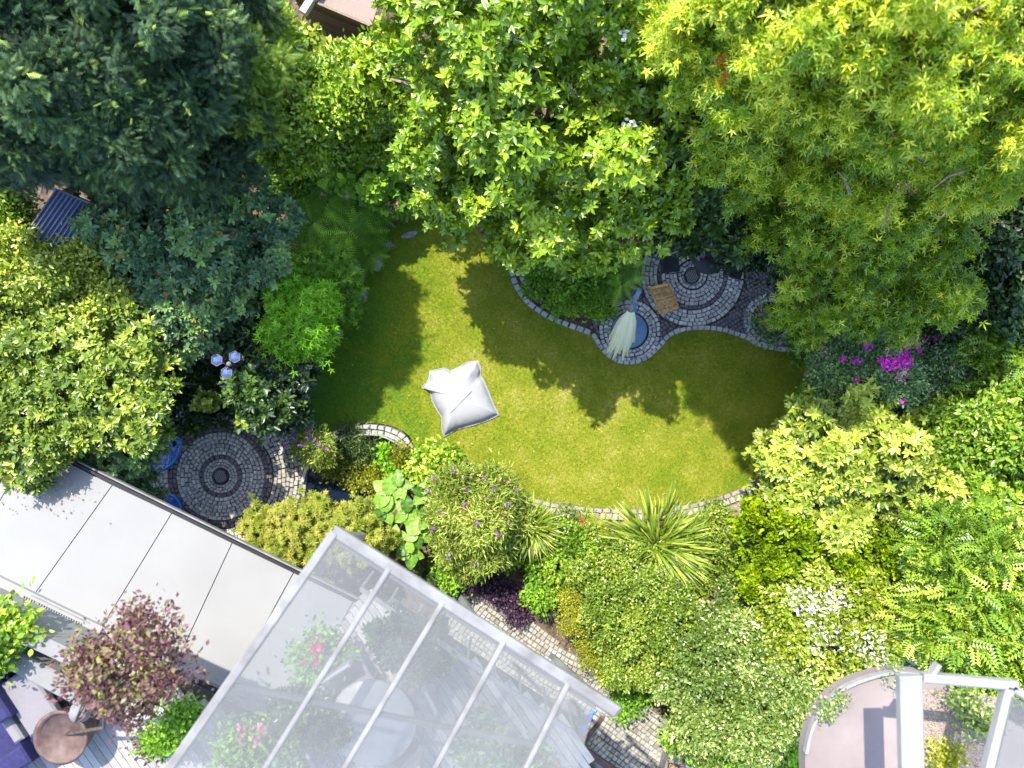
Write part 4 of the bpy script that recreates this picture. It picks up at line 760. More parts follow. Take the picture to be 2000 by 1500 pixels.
fill = [(1250, 1320), (1230, 1350), (1480, 1250), (1750, 1200), (1780, 1160), (1800, 1110), (1720, 1300), (1830, 1040), (1820, 820), (1580, 800), (1060, 1150), (880, 1110), (1020, 1060), (1000, 1010), (1150, 1110), (1480, 1420), (1340, 1420)]
plant('bed_planting', 'scattered low green plants filling the gaps between the shrubs', 'ground cover', [lob(x, y, 36, .35, .35) for x, y in fill], 'diamond', LM['fern'], 170, .11, k=4, mode='loose', trunk=0, spread=.07, tintb=.1)
plant('bed_planting', 'low dull green undergrowth beneath the trees at the top of the garden', 'ground cover', [lob(x, y, 60, .6, .5) for x, y in ((520, 240), (600, 340), (650, 300), (560, 300), (780, 330), (800, 250), (1240, 420), (1150, 480), (1050, 480), (1950, 640), (1850, 650), (1700, 640), (1600, 620), (480, 30), (500, 110))], 'diamond', LM['fern'], 90, .13, k=4, mode='loose', trunk=0, spread=.1)
pl = plant('heuchera', 'low dark purple leaved plants at the edge of the front path', 'flowers', [lob(965, 1145, 22, .2, .15), lob(1000, 1168, 20, .2, .15), lob(940, 1125, 16, .2, .15), lob(1010, 1195, 18, .15, .15), lob(905, 1140, 22, .2, .2)], 'diamond', LM['purple'], 340, .085, k=4, mode='loose', trunk=0)[0]
fw = plant('flowering_plant', 'pale pink starry flowers at the lawn edging', 'flowers', [lob(1090, 1012, 20, .3, .2), lob(1110, 1000, 14, .3, .2)], 'diamond', LM['grey'], 200, .07, k=3, mode='loose', trunk=0)[0]
flowers(fw, [(x, y, .5, .5) for x, y in ((1078, 1004), (1088, 1012), (1098, 1020), (1108, 1006), (1084, 1020), (1100, 998), (1112, 1016), (1092, 1000))], LM['buff_petal'], .04, 12, .06, 'flower')
fw = plant('flowering_plant', 'two small crimson flowers near the yellow fern', 'flowers', [lob(1140, 1020, 16, .3, .2)], 'diamond', LM['bright'], 200, .08, k=3, mode='loose', trunk=0)[0]
flowers(fw, [(1134, 1014, .6, .9), (1141, 1020, .6, .9)], LM['red_petal'], .05, 14, .05, 'flower')
# buddleias
r_, p, n, g = plant('buddleia', 'large grey green butterfly bush dotted with purple flower spikes', 'shrub', [lob(925, 1005, 58, 1.7, .7), lob(890, 955, 36, 1.5, .5), lob(960, 950, 32, 1.5, .5), lob(985, 975, 26, 1.3, .4), lob(890, 1055, 34, 1.4, .5), lob(945, 1070, 32, 1.3, .5), lob(1000, 1015, 22, 1.2, .4), lob(865, 1000, 26, 1.3, .4), lob(920, 1095, 20, 1, .3)], 'slim', LM['buddleia'], 230, .15, k=6, mode='loose', trunk=.06, limbs=14, spread=.10, out=.8, subr=.42)
spikes(r_, [(x, y, 2.5, dx, dy) for x, y, dx, dy in ((842, 960, -1, .3), (852, 1030, -1, -.4), (856, 937, -1, .6), (915, 960, -.4, .6), (945, 940, 0, 1), (968, 1038, .3, -.4), (985, 985, 1, .2), (935, 1018, -.2, -.3), (928, 1092, 0, -1), (870, 1000, -.6, 0), (905, 990, .3, .4), (960, 960, .5, .6), (1000, 960, .8, .5), (887, 925, -.2, 1), (880, 1080, -.5, -1), (990, 1020, 1, -.5))], LM['violet_petal'])
spikes(r_, [(x, y, 2.5, dx, dy) for x, y, dx, dy in ((950, 975, .2, .4), (975, 945, .4, 1), (905, 940, 0, 1), (980, 1000, 1, 0), (920, 935, .3, 1), (955, 1000, .3, .2), (890, 960, 0, .5), (990, 945, .7, .7))], LM['faded_petal'], .13, 'faded_spike')
r_, p, n, g = plant('buddleia', 'small butterfly bush with violet spikes between patio and lawn', 'shrub', [lob(615, 872, 30, .9, .45), lob(600, 860, 22, .9, .4), lob(630, 885, 20, .8, .4)], 'slim', LM['buddleia'], 330, .11, k=5, mode='loose', trunk=.03, limbs=6, spread=.05, out=.9)
spikes(r_, [(x, y, 1.3, dx, dy) for x, y, dx, dy in ((583, 838, -.5, 1), (578, 848, -1, .5), (597, 836, 0, 1), (610, 838, .3, 1), (566, 872, -1, 0), (570, 862, -1, .3), (580, 858, -1, .4), (600, 862, 0, .5), (612, 862, .4, .4), (620, 870, .5, .2), (633, 876, 1, 0), (590, 870, -.4, 0), (604, 848, .1, .7))], LM['violet_petal'], .12)
# big leaved plant: each leaf a part
def big_leaf(name, m, seed, w=.42, K=7):
    r = random.Random(seed); vs = []; fs = []
    for i in range(K+1):
        t = i/K; ww = w*math.sin(math.pi*min(.999, (t*.9+.07)))**.8*(1-.25*t); z = -.28*t*t
        for s in (-1, -.5, 0, .5, 1): vs.append((s*ww+.05*math.sin(t*3+seed), t, z+abs(s)*.07-(.03 if (i % 2) else 0)*abs(s)+r.uniform(-.008, .008)))
    for i in range(K):
        for j in range(4): fs.append((i*5+j, i*5+j+1, i*5+j+6, i*5+j+5))
    me = bpy.data.meshes.new(name); me.from_pydata(vs, [], fs); c = me.color_attributes.new('leaf', 'FLOAT_COLOR', 'POINT'); t = r.uniform(.2, .9)
    for i, d in enumerate(c.data): d.color = (min(.95, t+(.22 if i % 5 == 2 else 0)+(.08 if (i//5) % 2 else 0)), 0, 0, 1)
    me.materials.append(m); me.update(); return me
BL = [big_leaf('leaf', LM['hosta'], i) for i in range(6)]
def bigplant(label, spots, h):
    p0 = P(*spots[0][:2], h); root = thing('large_leaved_plant', label, 'plant', (p0.x, p0.y, 0)); st = MB()
    for (x, y, n, L_) in spots:
        c = P(x, y, h+random.uniform(-.2, .2))-Vector((p0.x, p0.y, 0)); st.tube([(0, 0, 0), (c.x*.6, c.y*.6, c.z*.5), c], [.03, .022, .014], 6)
        for i in range(n):
            o = link('leaf', random.choice(BL), root); o.location = c+Vector((0, 0, -.03*i)); s = L_*random.uniform(.8, 1.1)
            o.rotation_euler = (random.uniform(-.1, .45), random.uniform(-.25, .25), 2*math.pi*i/n+random.uniform(-.3, .3)); o.scale = (s, s, s)
    st.build('stem', M['bark'], root, world=False)
bigplant('tall plant with very large ribbed leaves left of the butterfly bush', [(795, 1000, 6, .42), (760, 965, 6, .44), (815, 1045, 6, .4), (780, 950, 5, .36), (750, 1000, 5, .36), (835, 1010, 5, .36), (800, 1080, 6, .38), (770, 1050, 5, .34), (830, 965, 5, .34)], 1.5)
plant('lobed_shrub', 'broad shrub with buff tipped lobed leaves between patio and glass canopy', 'shrub', [lob(565, 1040, 66, 1.6, .7), lob(625, 1015, 46, 1.4, .6), lob(692, 1020, 42, 1.4, .6), lob(640, 1065, 66, 1.7, .7), lob(515, 1020, 34, 1.2, .5), lob(710, 1050, 50, 1.6, .7), lob(540, 1080, 50, 1.6, .7)], 'star', LM['lobed'], 170, .1, k=6, trunk=.06, limbs=14, subs=24, subr=.22, tilt=(-10, 40), up=.6)
plant('yellow_green_shrub', 'lime green shrub at the lawn edge above the large butterfly bush', 'shrub', [lob(852, 885, 27, 1, .4), lob(872, 900, 20, 1, .35), lob(838, 905, 24, .9, .4), lob(840, 935, 22, .9, .4)], 'broad', LM['bright'], 180, .12, k=5, mode='loose', trunk=.03, limbs=6, tintb=.1)
plant('pond_planting', 'green marginal plants at the right inside the pond wall', 'water plants', [lob(758, 876, 13, .4, .25), lob(780, 908, 15, .4, .25), lob(772, 940, 14, .35, .2), lob(752, 900, 10, .3, .2)], 'broad', LM['acer'], 110, .10, k=3, mode='loose', trunk=0)
plant('pond_planting', 'brownish tangled plants in the shaded middle of the pond', 'water plants', [lob(680, 870, 34, .12, .12), lob(710, 875, 34, .12, .12), lob(650, 890, 22, .15, .12)], 'slim', LM['reed_dark'], 260, .13, k=4, mode='loose', trunk=0)
plant('pond_planting', 'yellow green floating plants over the left of the pond', 'water plants', [lob(655, 912, 26, .15, .12), lob(690, 925, 22, .12, .1), lob(720, 935, 22, .2, .15), lob(785, 890, 16, .6, .3), lob(745, 945, 24, .3, .2)], 'diamond', LM['yellow'], 200, .09, k=4, mode='loose', trunk=0, tintb=-.25)
plant('bright_shrub', 'dark leaved low shrub along the upper edge of the white roof', 'shrub', [lob(250, 940, 40, 1.2, .6), lob(290, 965, 26, .9, .5), lob(200, 920, 40, 1.6, .6)], 'oval', LM['rhodo'], 110, .12, k=5, mode='loose', trunk=.03, limbs=5, tintb=.05)
# fallen leaves and mulch chips over the beds and the shaded lawn
n = 16000; xs = rng.uniform(-13, 13, n); ys = rng.uniform(-10, 10, n); k = ~inpoly(xs, ys, LAWN); xs, ys = xs[k], ys[k]; n = len(xs)
g = leafmesh('leaf_litter', [stamp('diamond', np.stack([xs, ys, np.full(n, -.035)], 1), unit(np.concatenate([rng.normal(size=(n, 2)), np.zeros((n, 1))], 1)+1e-4), np.tile([0, 0, 1.], (n, 1))+rng.normal(0, .4, (n, 3)), rng.uniform(.03, .08, n), rng.random(n))], M['litter'])
tag(g, 'scattered dry leaves and bark chips on the soil', 'leaf litter', kind='stuff')
n = 420; xs = rng.uniform(-5.5, 8, n); ys = rng.uniform(-3, 4.6, n); k = inpoly(xs, ys, LAWN); xs, ys = xs[k], ys[k]; n = len(xs)
g = leafmesh('fallen_leaves', [stamp('diamond', np.stack([xs, ys, np.full(n, .055)], 1), rnd(n)*np.array([1, 1, .2]), np.tile([0, 0, 1.], (n, 1))+rng.normal(0, .3, (n, 3)), rng.uniform(.02, .05, n), rng.random(n))], M['litter'])
tag(g, 'a few tiny dry leaves fallen on the lawn', 'leaf litter', kind='stuff')
# ------------------------------------------------------------------ house parts at the bottom of the picture
def quad_slab(mb, pts, th):
    n = [Vector(p) for p in pts]; d = Vector((0, 0, -th)); k = len(n)
    mb.add(n+[p+d for p in n], [tuple(range(k)), tuple(range(2*k-1, k-1, -1))]+[(i, i+k, (i+1) % k+k, (i+1) % k) for i in range(k)])
    return mb
def slabobj(name, pts, th, m, parent):
    b = MB(); quad_slab(b, pts, th); o = b.build(name, m, parent)
    a = sum(((Vector(pts[i])[0]*Vector(pts[(i+1) % len(pts)])[1]-Vector(pts[(i+1) % len(pts)])[0]*Vector(pts[i])[1]) for i in range(len(pts))))
    if a < 0: o.data.flip_normals()
    return o
# the wing with the white roof
RH = 3.1
def lerp2(a, b, t): return (a[0]+(b[0]-a[0])*t, a[1]+(b[1]-a[1])*t)
wing = thing('house_wing', 'low house wing with a white panelled roof and dark front gutter', 'building', P(300, 1100))
T0, T1 = (-140, 767), (705, 1170)          # garden edge of the roof
B0, B1 = (-230, 1028), (590, 1455)        # terrace edge
tops_ = [(-95, 788), (100, 881), (219, 947), (334, 1003), (453, 1061), (573, 1119), (700, 1168)]
bots_ = [(-330, 1000), (-60, 1115), (68, 1157), (205, 1196), (357, 1214), (505, 1236), (620, 1335)]
seam_t = [(-95, 790), (62, 868), (219, 948), (335, 1003), (453, 1061), (573, 1119), (690, 1175), (815, 1236)]
seam_b = [(-240, 1010), (-75, 1110), (62, 1168), (197, 1228), (345, 1293), (450, 1344), (565, 1400), (690, 1462)]
fa = Vector((T1[0]-T0[0], T1[1]-T0[1])); 
for i in range(len(seam_t)-1):
    g_ = .9
    a, b_, c, d = seam_t[i], seam_t[i+1], seam_b[i+1], seam_b[i]
    ua = Vector((b_[0]-a[0], b_[1]-a[1])).normalized()*g_; ub = Vector((c[0]-d[0], c[1]-d[1])).normalized()*g_
    slabobj('roof_panel', [P(a[0]+ua.x, a[1]+ua.y, RH), P(b_[0]-ua.x, b_[1]-ua.y, RH), P(c[0]-ub.x, c[1]-ub.y, RH+.12), P(d[0]+ub.x, d[1]+ub.y, RH+.12)], .05, M['roof'], wing)
slabobj('roof_deck', [P(*seam_t[0], RH-.06), P(*seam_t[-1], RH-.06), P(*seam_b[-1], RH+.06), P(*seam_b[0], RH+.06)], .12, M['dark_metal'], wing)
b = MB(); b.beam(P(seam_t[0][0], seam_t[0][1]-5, RH-.01), P(seam_t[-1][0], seam_t[-1][1]-5, RH-.01), .05, .16); b.build('gutter', M['dark_metal'], wing)
b = MB(); b.beam(P(seam_t[0][0]+4, seam_t[0][1]-9, RH+.02), P(seam_t[-1][0]+4, seam_t[-1][1]-9, RH+.02), .035, .1); b.build('front_rail', M['white_metal'], wing)
# wall strip with the awning case at the terrace side
s0, s1, s2, s3 = (-240, 1010), (565, 1400), (548, 1432), (-260, 1048)
slabobj('back_strip', [P(s0[0], s0[1]+1, RH+.2), P(s1[0], s1[1]+1, RH+.2), P(s2[0], s2[1], RH+.22), P(s3[0], s3[1], RH+.22)], .2, M['roof'], wing)
for lo_, hi_ in ((.36, .5), (.77, .88)):
    b = MB()
    for t in np.arange(lo_, hi_, .006):
        a = lerp2(s0, s1, t); b.beam(P(a[0]-2, a[1]+13, RH+.21), P(a[0]-7, a[1]+26, RH+.22), .02, .05)
    b.beam(P(*[v+12 for v in lerp2(s0, s1, lo_)], RH+.205), P(*[v+12 for v in lerp2(s0, s1, hi_)], RH+.205), .02, .03); b.build('vent_ribs', M['white_metal'], wing)
b = MB(); a0, a1 = (376, 1327), (424, 1350); b.beam(P(*a0, RH+.24), P(*a1, RH+.24), .1, .06); b.build('awning_slot', M['dark_metal'], wing)
for (x, y) in ((386, 1331), (417, 1346)):
    b = MB(); b.lathe(P(x, y, RH+.25), [(.035, 0), (.035, .05), (.01, .06)], 10); b.build('slot_bolt', M['white_metal'], wing, True)
b = MB(); 
for a_, e_ in (((-90, 805), (700, 1180)),): b.add([P(a_[0], a_[1], 0), P(e_[0], e_[1], 0), P(e_[0], e_[1], RH-.1), P(a_[0], a_[1], RH-.1)], [(0, 1, 2, 3)])
wv = MB(); wv.beam(P(-60, 850, 1.5)+Vector((-.2, -.6, 0)), P(640, 1190, 1.5)+Vector((-.2, -.6, 0)), .25, 2.9); wv.build('garden_wall_face', M['render'], wing)
# upper terrace: floor boards, planters
TH = 8.0
def board_field(root, poly_px, h, ang, wpx, m, name='floor_board', limit=300):
    poly = [tuple(P(x, y, h)[:2]) for x, y in poly_px]; cx = sum(p[0] for p in poly)/len(poly); cy = sum(p[1] for p in poly)/len(poly)
    ca, sa = math.cos(ang), math.sin(ang); rot = [((x-cx)*ca+(y-cy)*sa, -(x-cx)*sa+(y-cy)*ca) for x, y in poly]
    w = PX(wpx, h); v0 = min(r[1] for r in rot); v1 = max(r[1] for r in rot); v = v0; n = 0
    while v < v1 and n < limit:
        vm = v+w/2; xs = []
        for i in range(len(rot)):
            (x0, y0), (x1, y1) = rot[i], rot[(i+1) % len(rot)]
            if (y0 > vm) != (y1 > vm): xs.append(x0+(x1-x0)*(vm-y0)/(y1-y0))
        xs.sort()
        for a, e_ in zip(xs[::2], xs[1::2]):
            b = MB(); A = Vector((cx+a*ca-vm*sa, cy+a*sa+vm*ca, h)); B = Vector((cx+e_*ca-vm*sa, cy+e_*sa+vm*ca, h)); 
            if (A-B).length < .1: continue
            c_ = (A+B)/2; bb = MB(); bb.box((0, 0, 0), ((A-B).length, w*.93, .03)); o = bb.build(name, m, root, world=False); o.location = c_-root.location; o.rotation_euler.z = ang; n += 1
        v += w
house = thing('roof_terrace', 'upper roof terrace with wooden floor boards beneath the glass canopy', 'terrace', P(700, 1400, TH))
AN = -math.radians(55)
HT = [(-120, 1120), (20, 1185), (430, 1385), (520, 1425), (715, 1150), (1120, 1415), (1290, 1760), (1290, 1780), (370, 1740), (-120, 1640)]
board_field(house, HT, TH, AN, 15, M['deck'])
slabobj('floor_slab', [P(x, y, TH-.03) for x, y in HT], .3, M['dark_metal'], house)
HB = [(-420, 1380), (370, 1720), (1200, 1760), (1200, 2200), (-420, 2200)]
slabobj('lower_walls', [P(x, y, TH-.35)*1.0 for x, y in HB], TH-.4, M['render'], house)
# parapet and balustrade along the garden side
b = MB(); pr = [(-120, 1135), (20, 1200), (170, 1270)]
for a, e_ in zip(pr, pr[1:]): b.beam(P(*a, TH+.35), P(*e_, TH+.35), .22, .7)
b.build('parapet', M['render'], house)
b = MB(); b.beam(P(705, 1150, TH+.95), P(1120, 1432, TH+.95), .06, .06); b.build('handrail', M['white_metal'], house)
for i in range(9):
    a = lerp2((705, 1150), (1120, 1432), i/8); b = MB(); q = P(*a, TH+.95); b.beam(q, q-Vector((0, 0, .95)), .035, .035); b.build('baluster', M['white_metal'], house)
# glass canopy
CH = 11.0
can = thing('glass_canopy', 'large glass canopy with white rafters jutting over the front path', 'canopy', P(655, 1035, CH))
fr0, fr1 = (655, 1038), (1207, 1391); lf1 = (318, 1520)
rt = [(fr0, lf1), ((762, 1108), (505, 1520)), ((866, 1175), (660, 1520)), ((985, 1250), (832, 1530)), ((1110, 1332), (1010, 1530))]
b = MB(); b.beam(P(fr0[0]-4, fr0[1]-2, CH), P(fr1[0], fr1[1], CH), .135, .12, .03); b.build('front_beam', M['white_metal'], can)
b = MB(); b.beam(P(fr0[0]+4, fr0[1]+16, CH-.03), P(fr1[0]-30, fr1[1]-6, CH-.03), .06, .12, .01); b.build('rain_gutter', M['grey_metal'], can)
for i, (a, e_) in enumerate(rt):
    b = MB(); w_ = .1 if i == 0 else .06; b.beam(P(*a, CH+.01), P(*e_, CH+.35), w_, .12, .015); b.build('rafter', M['white_metal'], can)
for i in range(len(rt)):
    a, e_ = rt[i]; c, d = rt[i+1] if i < len(rt)-1 else ((1165, 1368), (1120, 1530))
    pts = [P(*a, CH+.05), P(*c, CH+.05), P(*d, CH+.4), P(*e_, CH+.4)]
    slabobj('glass_pane', pts, .012, M['glass'], can)
b = MB(); b.beam(P(*lerp2(*rt[0], .62), CH+.2), P(*lerp2(*rt[4], .62), CH+.2), .05, .05); b.build('cross_bar', M['white_metal'], can)
for t in (.03, .5, .93):
    q = P(*lerp2(fr0, fr1, t), CH-.05); b = MB(); f_ = q+Vector((-.35, -.55, 0)); f_.z = TH; b.beam(f_, q, .08, .08); b.build('post', M['white_metal'], can)
# folded arms under the canopy end
gate = thing('folding_arms', 'three slanting bars, white, blue and rust red, under the right end of the canopy', 'bars', P(1150, 1430, 3.5))
for (x0, y0, x1, y1, m_, w_) in ((1146, 1392, 1112, 1448, 'white_metal', .1), (1158, 1390, 1119, 1455, 'blue_metal', .09), (1178, 1400, 1132, 1463, 'terracotta', .09)):
    b = MB(); b.beam(P(x0, y0, 4.2), P(x1, y1, 3.4), w_, .06, .01); b.build('bar', M[m_], gate)
st_ = thing('entrance_roof', 'small grey roof corner with a red brown edge below the folding bars', 'roof', P(1110, 1500, 3.2))
slabobj('roof_sheet', [P(x, y, 3.2) for x, y in ((1100, 1448), (1190, 1500), (1200, 1540), (1040, 1540))], .08, M['grey_metal'], st_)
b = MB(); b.beam(P(1128, 1455, 3.25), P(1215, 1515, 3.25), .13, .1); b.build('roof_edge', M['terracotta'], st_)
# things on the terrace
def potted(name, label, cat, px, py, r, h, lobes, kind, m, dens, size, base=TH, potm='terracotta', **kw):
    pot = thing('plant_pot', label[1], 'pot', P(px, py, base)); c = P(px, py, base)
    b = MB(); b.lathe(c, [(r*.7, .01), (r*.9, h*.5), (r, h*.95), (r*1.06, h), (r*.92, h), (r*.88, h*.9)], 32); b.build('pot_body', M[potm], pot, True)
    b = MB(); b.lathe(c+Vector((0, 0, h*.82)), [(r*.87, 0), (r*.86, .03)], 24); b.build('soil_fill', M['soil'], pot)
    return plant(name, label[0], cat, lobes, kind, m, dens, size, base=(c.x, c.y, base+h*.8), **kw)
def lobh(px, py, rpx, h, rz=None): return lob(px, py, rpx, h, rz)
potted('smoke_bush', ('airy purple and bronze smoke bush rising from the big terrace pot', 'big round dark terracotta pot with the purple bush at lower left'), 'shrub', 160, 1408, .36, .55,
       [lobh(258, 1290, 72, TH+1.9, .6), lobh(300, 1225, 46, TH+2.1, .45), lobh(210, 1310, 50, TH+1.7, .5), lobh(320, 1300, 44, TH+2, .4), lobh(355, 1262, 18, TH+2.1, .2), lobh(270, 1350, 45, TH+1.6, .4), lobh(190, 1270, 36, TH+1.9, .3)],
       'diamond', LM['smoke'], 150, .08, k=4, mode='loose', trunk=.03, limbs=22, spread=.07, subs=16, subr=.28)
b = MB(); c = P(157, 1390, TH+.62); b.lathe(c, [(.01, -.15), (.1, -.11), (.15, 0), (.1, .11), (.01, .15)], 20); o = b.build('glass_ball', M['cushion'], None, True); tag(o, 'pale blue grey glass ball resting in the big terracotta pot', 'ball')
plant('terrace_shrub', 'green leafy plant at the left picture edge behind the parapet', 'shrub', [lob(20, 1215, 42, TH+.6, .4), lob(-10, 1240, 45, TH+.6, .4)], 'broad', LM['bright'], 170, .1, k=4, mode='loose', trunk=.03, limbs=5, base=tuple(P(10, 1230, TH)))
potted('terrace_shrub', ('dark green low plant between the smoke bush and the canopy beam', 'small terracotta pot holding a dark green plant beside the canopy beam'), 'shrub', 350, 1420, .2, .3, [lob(350, 1405, 34, TH+.6, .3), lob(320, 1440, 26, TH+.5, .25), lob(370, 1390, 22, TH+.7, .25)], 'diamond', LM['fern'], 260, .08, k=4, mode='loose', trunk=.02, limbs=5)
clp = plant('terrace_shrub', 'small red brown plant at the foot of the dark green terrace plant', 'shrub', [lob(300, 1445, 20, TH+.3, .2)], 'diamond', LM['smoke'], 260, .08, k=4, mode='loose', trunk=.02, limbs=3, base=tuple(P(300, 1445, TH)))
sofa = thing('garden_sofa', 'dark navy outdoor sofa with a light grey seat cushion at lower left', 'sofa', P(60, 1380, TH))
SA = -math.radians(57)
def rotbox(root, name, px, py, h, size, m, rz=SA, bev=.03):
    b = MB(); b.box(P(px, py, h), size, rz, bev=bev); return b.build(name, m, root)
rotbox(sofa, 'seat_base', 10, 1400, TH+.16, (1.5, .95, .3), M['navy']); rotbox(sofa, 'backrest', -10, 1330, TH+.32, (1.1, .3, .62), M['navy']); rotbox(sofa, 'armrest', 20, 1490, TH+.27, (.28, .9, .52), M['navy']); rotbox(sofa, 'seat_cushion', 62, 1368, TH+.38, (.85, .52, .15), M['cushion'])
bx_ = thing('planter_box', 'long light rendered planter along the parapet beside the sofa', 'planter', P(60, 1290, TH))
rotbox(bx_, 'planter_wall', 70, 1292, TH+.25, (2.3, .3, .5), M['render'], -math.radians(28)); rotbox(bx_, 'planter_side', 0, 1350, TH+.22, (1.5, .16, .44), M['cushion'])
# under the glass: table, chairs, flowering pots
tb = thing('terrace_table', 'round table standing under the glass canopy among grey chairs', 'table', P(745, 1370, TH)); c = P(745, 1370, TH)
b = MB(); b.lathe(c, [(.05, 0), (.05, .7)], 12); b.build('table_stem', M['grey_metal'], tb, True); b = MB(); b.lathe(c, [(.3, .0), (.3, .04), (.05, .06)], 24); b.build('table_foot', M['grey_metal'], tb, True); b = MB(); b.lathe(c, [(.58, .7), (.6, .72), (.58, .74)], 40); b.build('tabletop', M['grey_metal'], tb, True)
for i, (x, y, lab) in enumerate([(665, 1410, 'grey terrace chair left of the round table under the glass'), (820, 1330, 'grey terrace chair right of the round table under the glass'), (700, 1300, 'grey terrace chair nearest the balustrade under the glass'), (790, 1430, 'grey terrace chair in front of the round table, nearest the house')]):
    ch = thing('terrace_chair', lab, 'chair', P(x, y, TH), 0, 'chairs round the terrace table'); a = math.atan2(P(745, 1370, TH).y-P(x, y, TH).y, P(745, 1370, TH).x-P(x, y, TH).x)
    o = MB().box((0, 0, .43), (.48, .48, .06), bev=.02).build('seat', M['cushion'], ch, world=False); o = MB().box((-.25, 0, .68), (.05, .46, .5), bev=.02).build('backrest', M['grey_metal'], ch, world=False)
    for sx in (-.2, .2):
        for sy in (-.2, .2): MB().box((sx, sy, .2), (.03, .03, .4)).build('leg', M['grey_metal'], ch, world=False)
    ch.rotation_euler.z = a
for (x, y, lab1, lab2, fc) in [(625, 1270, 'red flowered plant under the upper part of the glass canopy', 'pot of the red flowered plant under the glass', 'red_petal'), (480, 1440, 'mixed pink flowered plant under the glass next to the left rafter', 'pot of the pink flowered plant by the left rafter', 'pink_petal'), (940, 1440, 'leafy green plant under the glass towards the right end', 'pot of the leafy plant towards the right end of the glass', None), (1030, 1490, 'rounded sea green plant under the glass at the bottom edge', 'pot of the rounded plant at the bottom edge', None), (560, 1480, 'pale bushy plant under the glass at the bottom edge', 'pot of the pale bushy plant under the glass', None)]:
    r_ = potted('potted_plant', (lab1, lab2), 'plant', x, y, .2, .35, [lob(x+3, y+3, 36, TH+.6, .3), lob(x-14, y+16, 26, TH+.55, .25)], 'diamond', LM['fern'] if fc else LM['rhodo'], 220, .1, k=4, mode='loose', trunk=.02, limbs=4)[0]
    if fc: flowers(r_, [(x+random.uniform(-30, 40), y+random.uniform(-25, 35), TH+.95, 1) for _ in range(7)], LM[fc], .07, 12, .06, 'flower')
potted('potted_plant', ('dark leaved bushy plant added for a shadow patch under the glass between the balustrade and the round table', 'pot of the added dark bushy plant under the glass'), 'plant', 800, 1262, .25, .4, [lob(800, 1262, 50, TH+.8, .45), lob(770, 1235, 32, TH+.8, .35), lob(845, 1280, 30, TH+.7, .3)], 'oval', LM['laurel_shaded'], 160, .13, k=5, trunk=.03, limbs=6)  # added plant: dark leaves and cast shadow make a dark patch on the deck
potted('potted_plant', ('wide dark plant added for a shadow patch under the glass left of the round table', 'pot of the added wide dark plant left of the round table under the glass'), 'plant', 600, 1395, .25, .4, [lob(600, 1395, 46, TH+.8, .45), lob(570, 1370, 32, TH+.8, .35), lob(650, 1420, 24, TH+.7, .3)], 'oval', LM['laurel_shaded'], 160, .13, k=5, trunk=.03, limbs=6)  # second added plant, there to darken the deck left of the table
n = 130; q = [P(random.gauss(90, 60), random.gauss(955, 26), RH+.13) for _ in range(n)]; q = [v for v in q if (750-v.y*F/(H-v.z)) > 850+.477*(1000+v.x*F/(H-v.z))+10]; n = len(q)
g = leafmesh('roof_leaves', [stamp('diamond', np.array([tuple(v) for v in q]), rnd(n)*np.array([1, 1, .2]), np.tile([0, 0, 1.], (n, 1)), rng.uniform(.03, .08, n), rng.random(n))], M['litter']); tag(g, 'dry leaves fallen on the white roof below the laurel', 'leaf litter', kind='stuff')
# balcony at the lower right corner
BH = 8.6
bal = thing('round_balcony', 'rounded pinkish balcony floor at the lower right corner', 'balcony', P(1780, 1500, BH))
arc_ = [(1575, 1540), (1573, 1470), (1585, 1420), (1610, 1375), (1645, 1345), (1690, 1325), (1745, 1312), (1800, 1316), (1860, 1345), (2100, 1480), (2100, 1560)]
slabobj('balcony_floor', [P(x, y, BH) for x, y in smooth_open(arc_[:8], 5)+arc_[8:]], .25, M['concrete'], bal)
b = MB(); cc = smooth_open(arc_[1:8], 5)
for a, e_ in zip(cc, cc[1:]): b.beam(P(*a, BH+.03), P(*e_, BH+.03), .04, .1)
b.build('edge_trim', M['grey_metal'], bal)
plant('climber', 'small green climber creeping over the left rim of the rounded balcony', 'climber', [lob(1612, 1385, 14, BH+.1, .12), lob(1640, 1362, 10, BH+.1, .1), lob(1740, 1318, 16, BH+.1, .1)], 'diamond', LM['grey'], 420, .05, k=4, mode='loose', trunk=.01, limbs=3, spread=.05, base=tuple(P(1612, 1385, BH)))
fr = thing('pergola_frame', 'white frame of thick beams standing on the rounded balcony', 'frame', P(1780, 1400, 7.6)); FH = 10.8
for (x0, y0, x1, y1, w_) in ((1775, 1318, 1786, 1760, .25), (1800, 1322, 1985, 1338, .1), (1970, 1336, 1866, 1760, .11), (1970, 1338, 2060, 1400, .09), (1832, 1296, 1815, 1322, .05)):
    b = MB(); b.beam(P(x0, y0, FH), P(x1, y1, FH), w_, .14, .02); b.build('beam', M['white_paint'], fr)
for (x, y) in ((1786, 1750), (1868, 1750)):
    b = MB(); q = P(x, y, FH-.08); f_ = P(x-10, y+5, BH); b.beam(Vector((q.x, q.y-.05, BH)), Vector((q.x, q.y-.05, FH-.08)), .08, .08); b.build('post', M['white_metal'], fr)
slabobj('glass_pane', [P(1978, 1360, FH+.09), P(2080, 1420, FH+.09), P(2040, 1540, FH+.09), P(1935, 1540, FH+.09)], .012, M['glass'], fr)
gb = sheet('pebble_bed', [tuple(P(x, y, BH)[:2]) for x, y in ((1800, 1345), (1950, 1360), (1900, 1540), (1800, 1540))], BH+.01, M['gravel']); 
potted('balcony_plant', ('lime green rounded plant seen through the white frame at lower right', 'grey pot of the lime green plant on the balcony'), 'plant', 1838, 1480, .14, .2, [lob(1840, 1475, 26, BH+.3, .2)], 'diamond', LM['yellow'], 400, .06, base=BH, potm='grey_metal', k=4, mode='loose', trunk=.02, limbs=3)
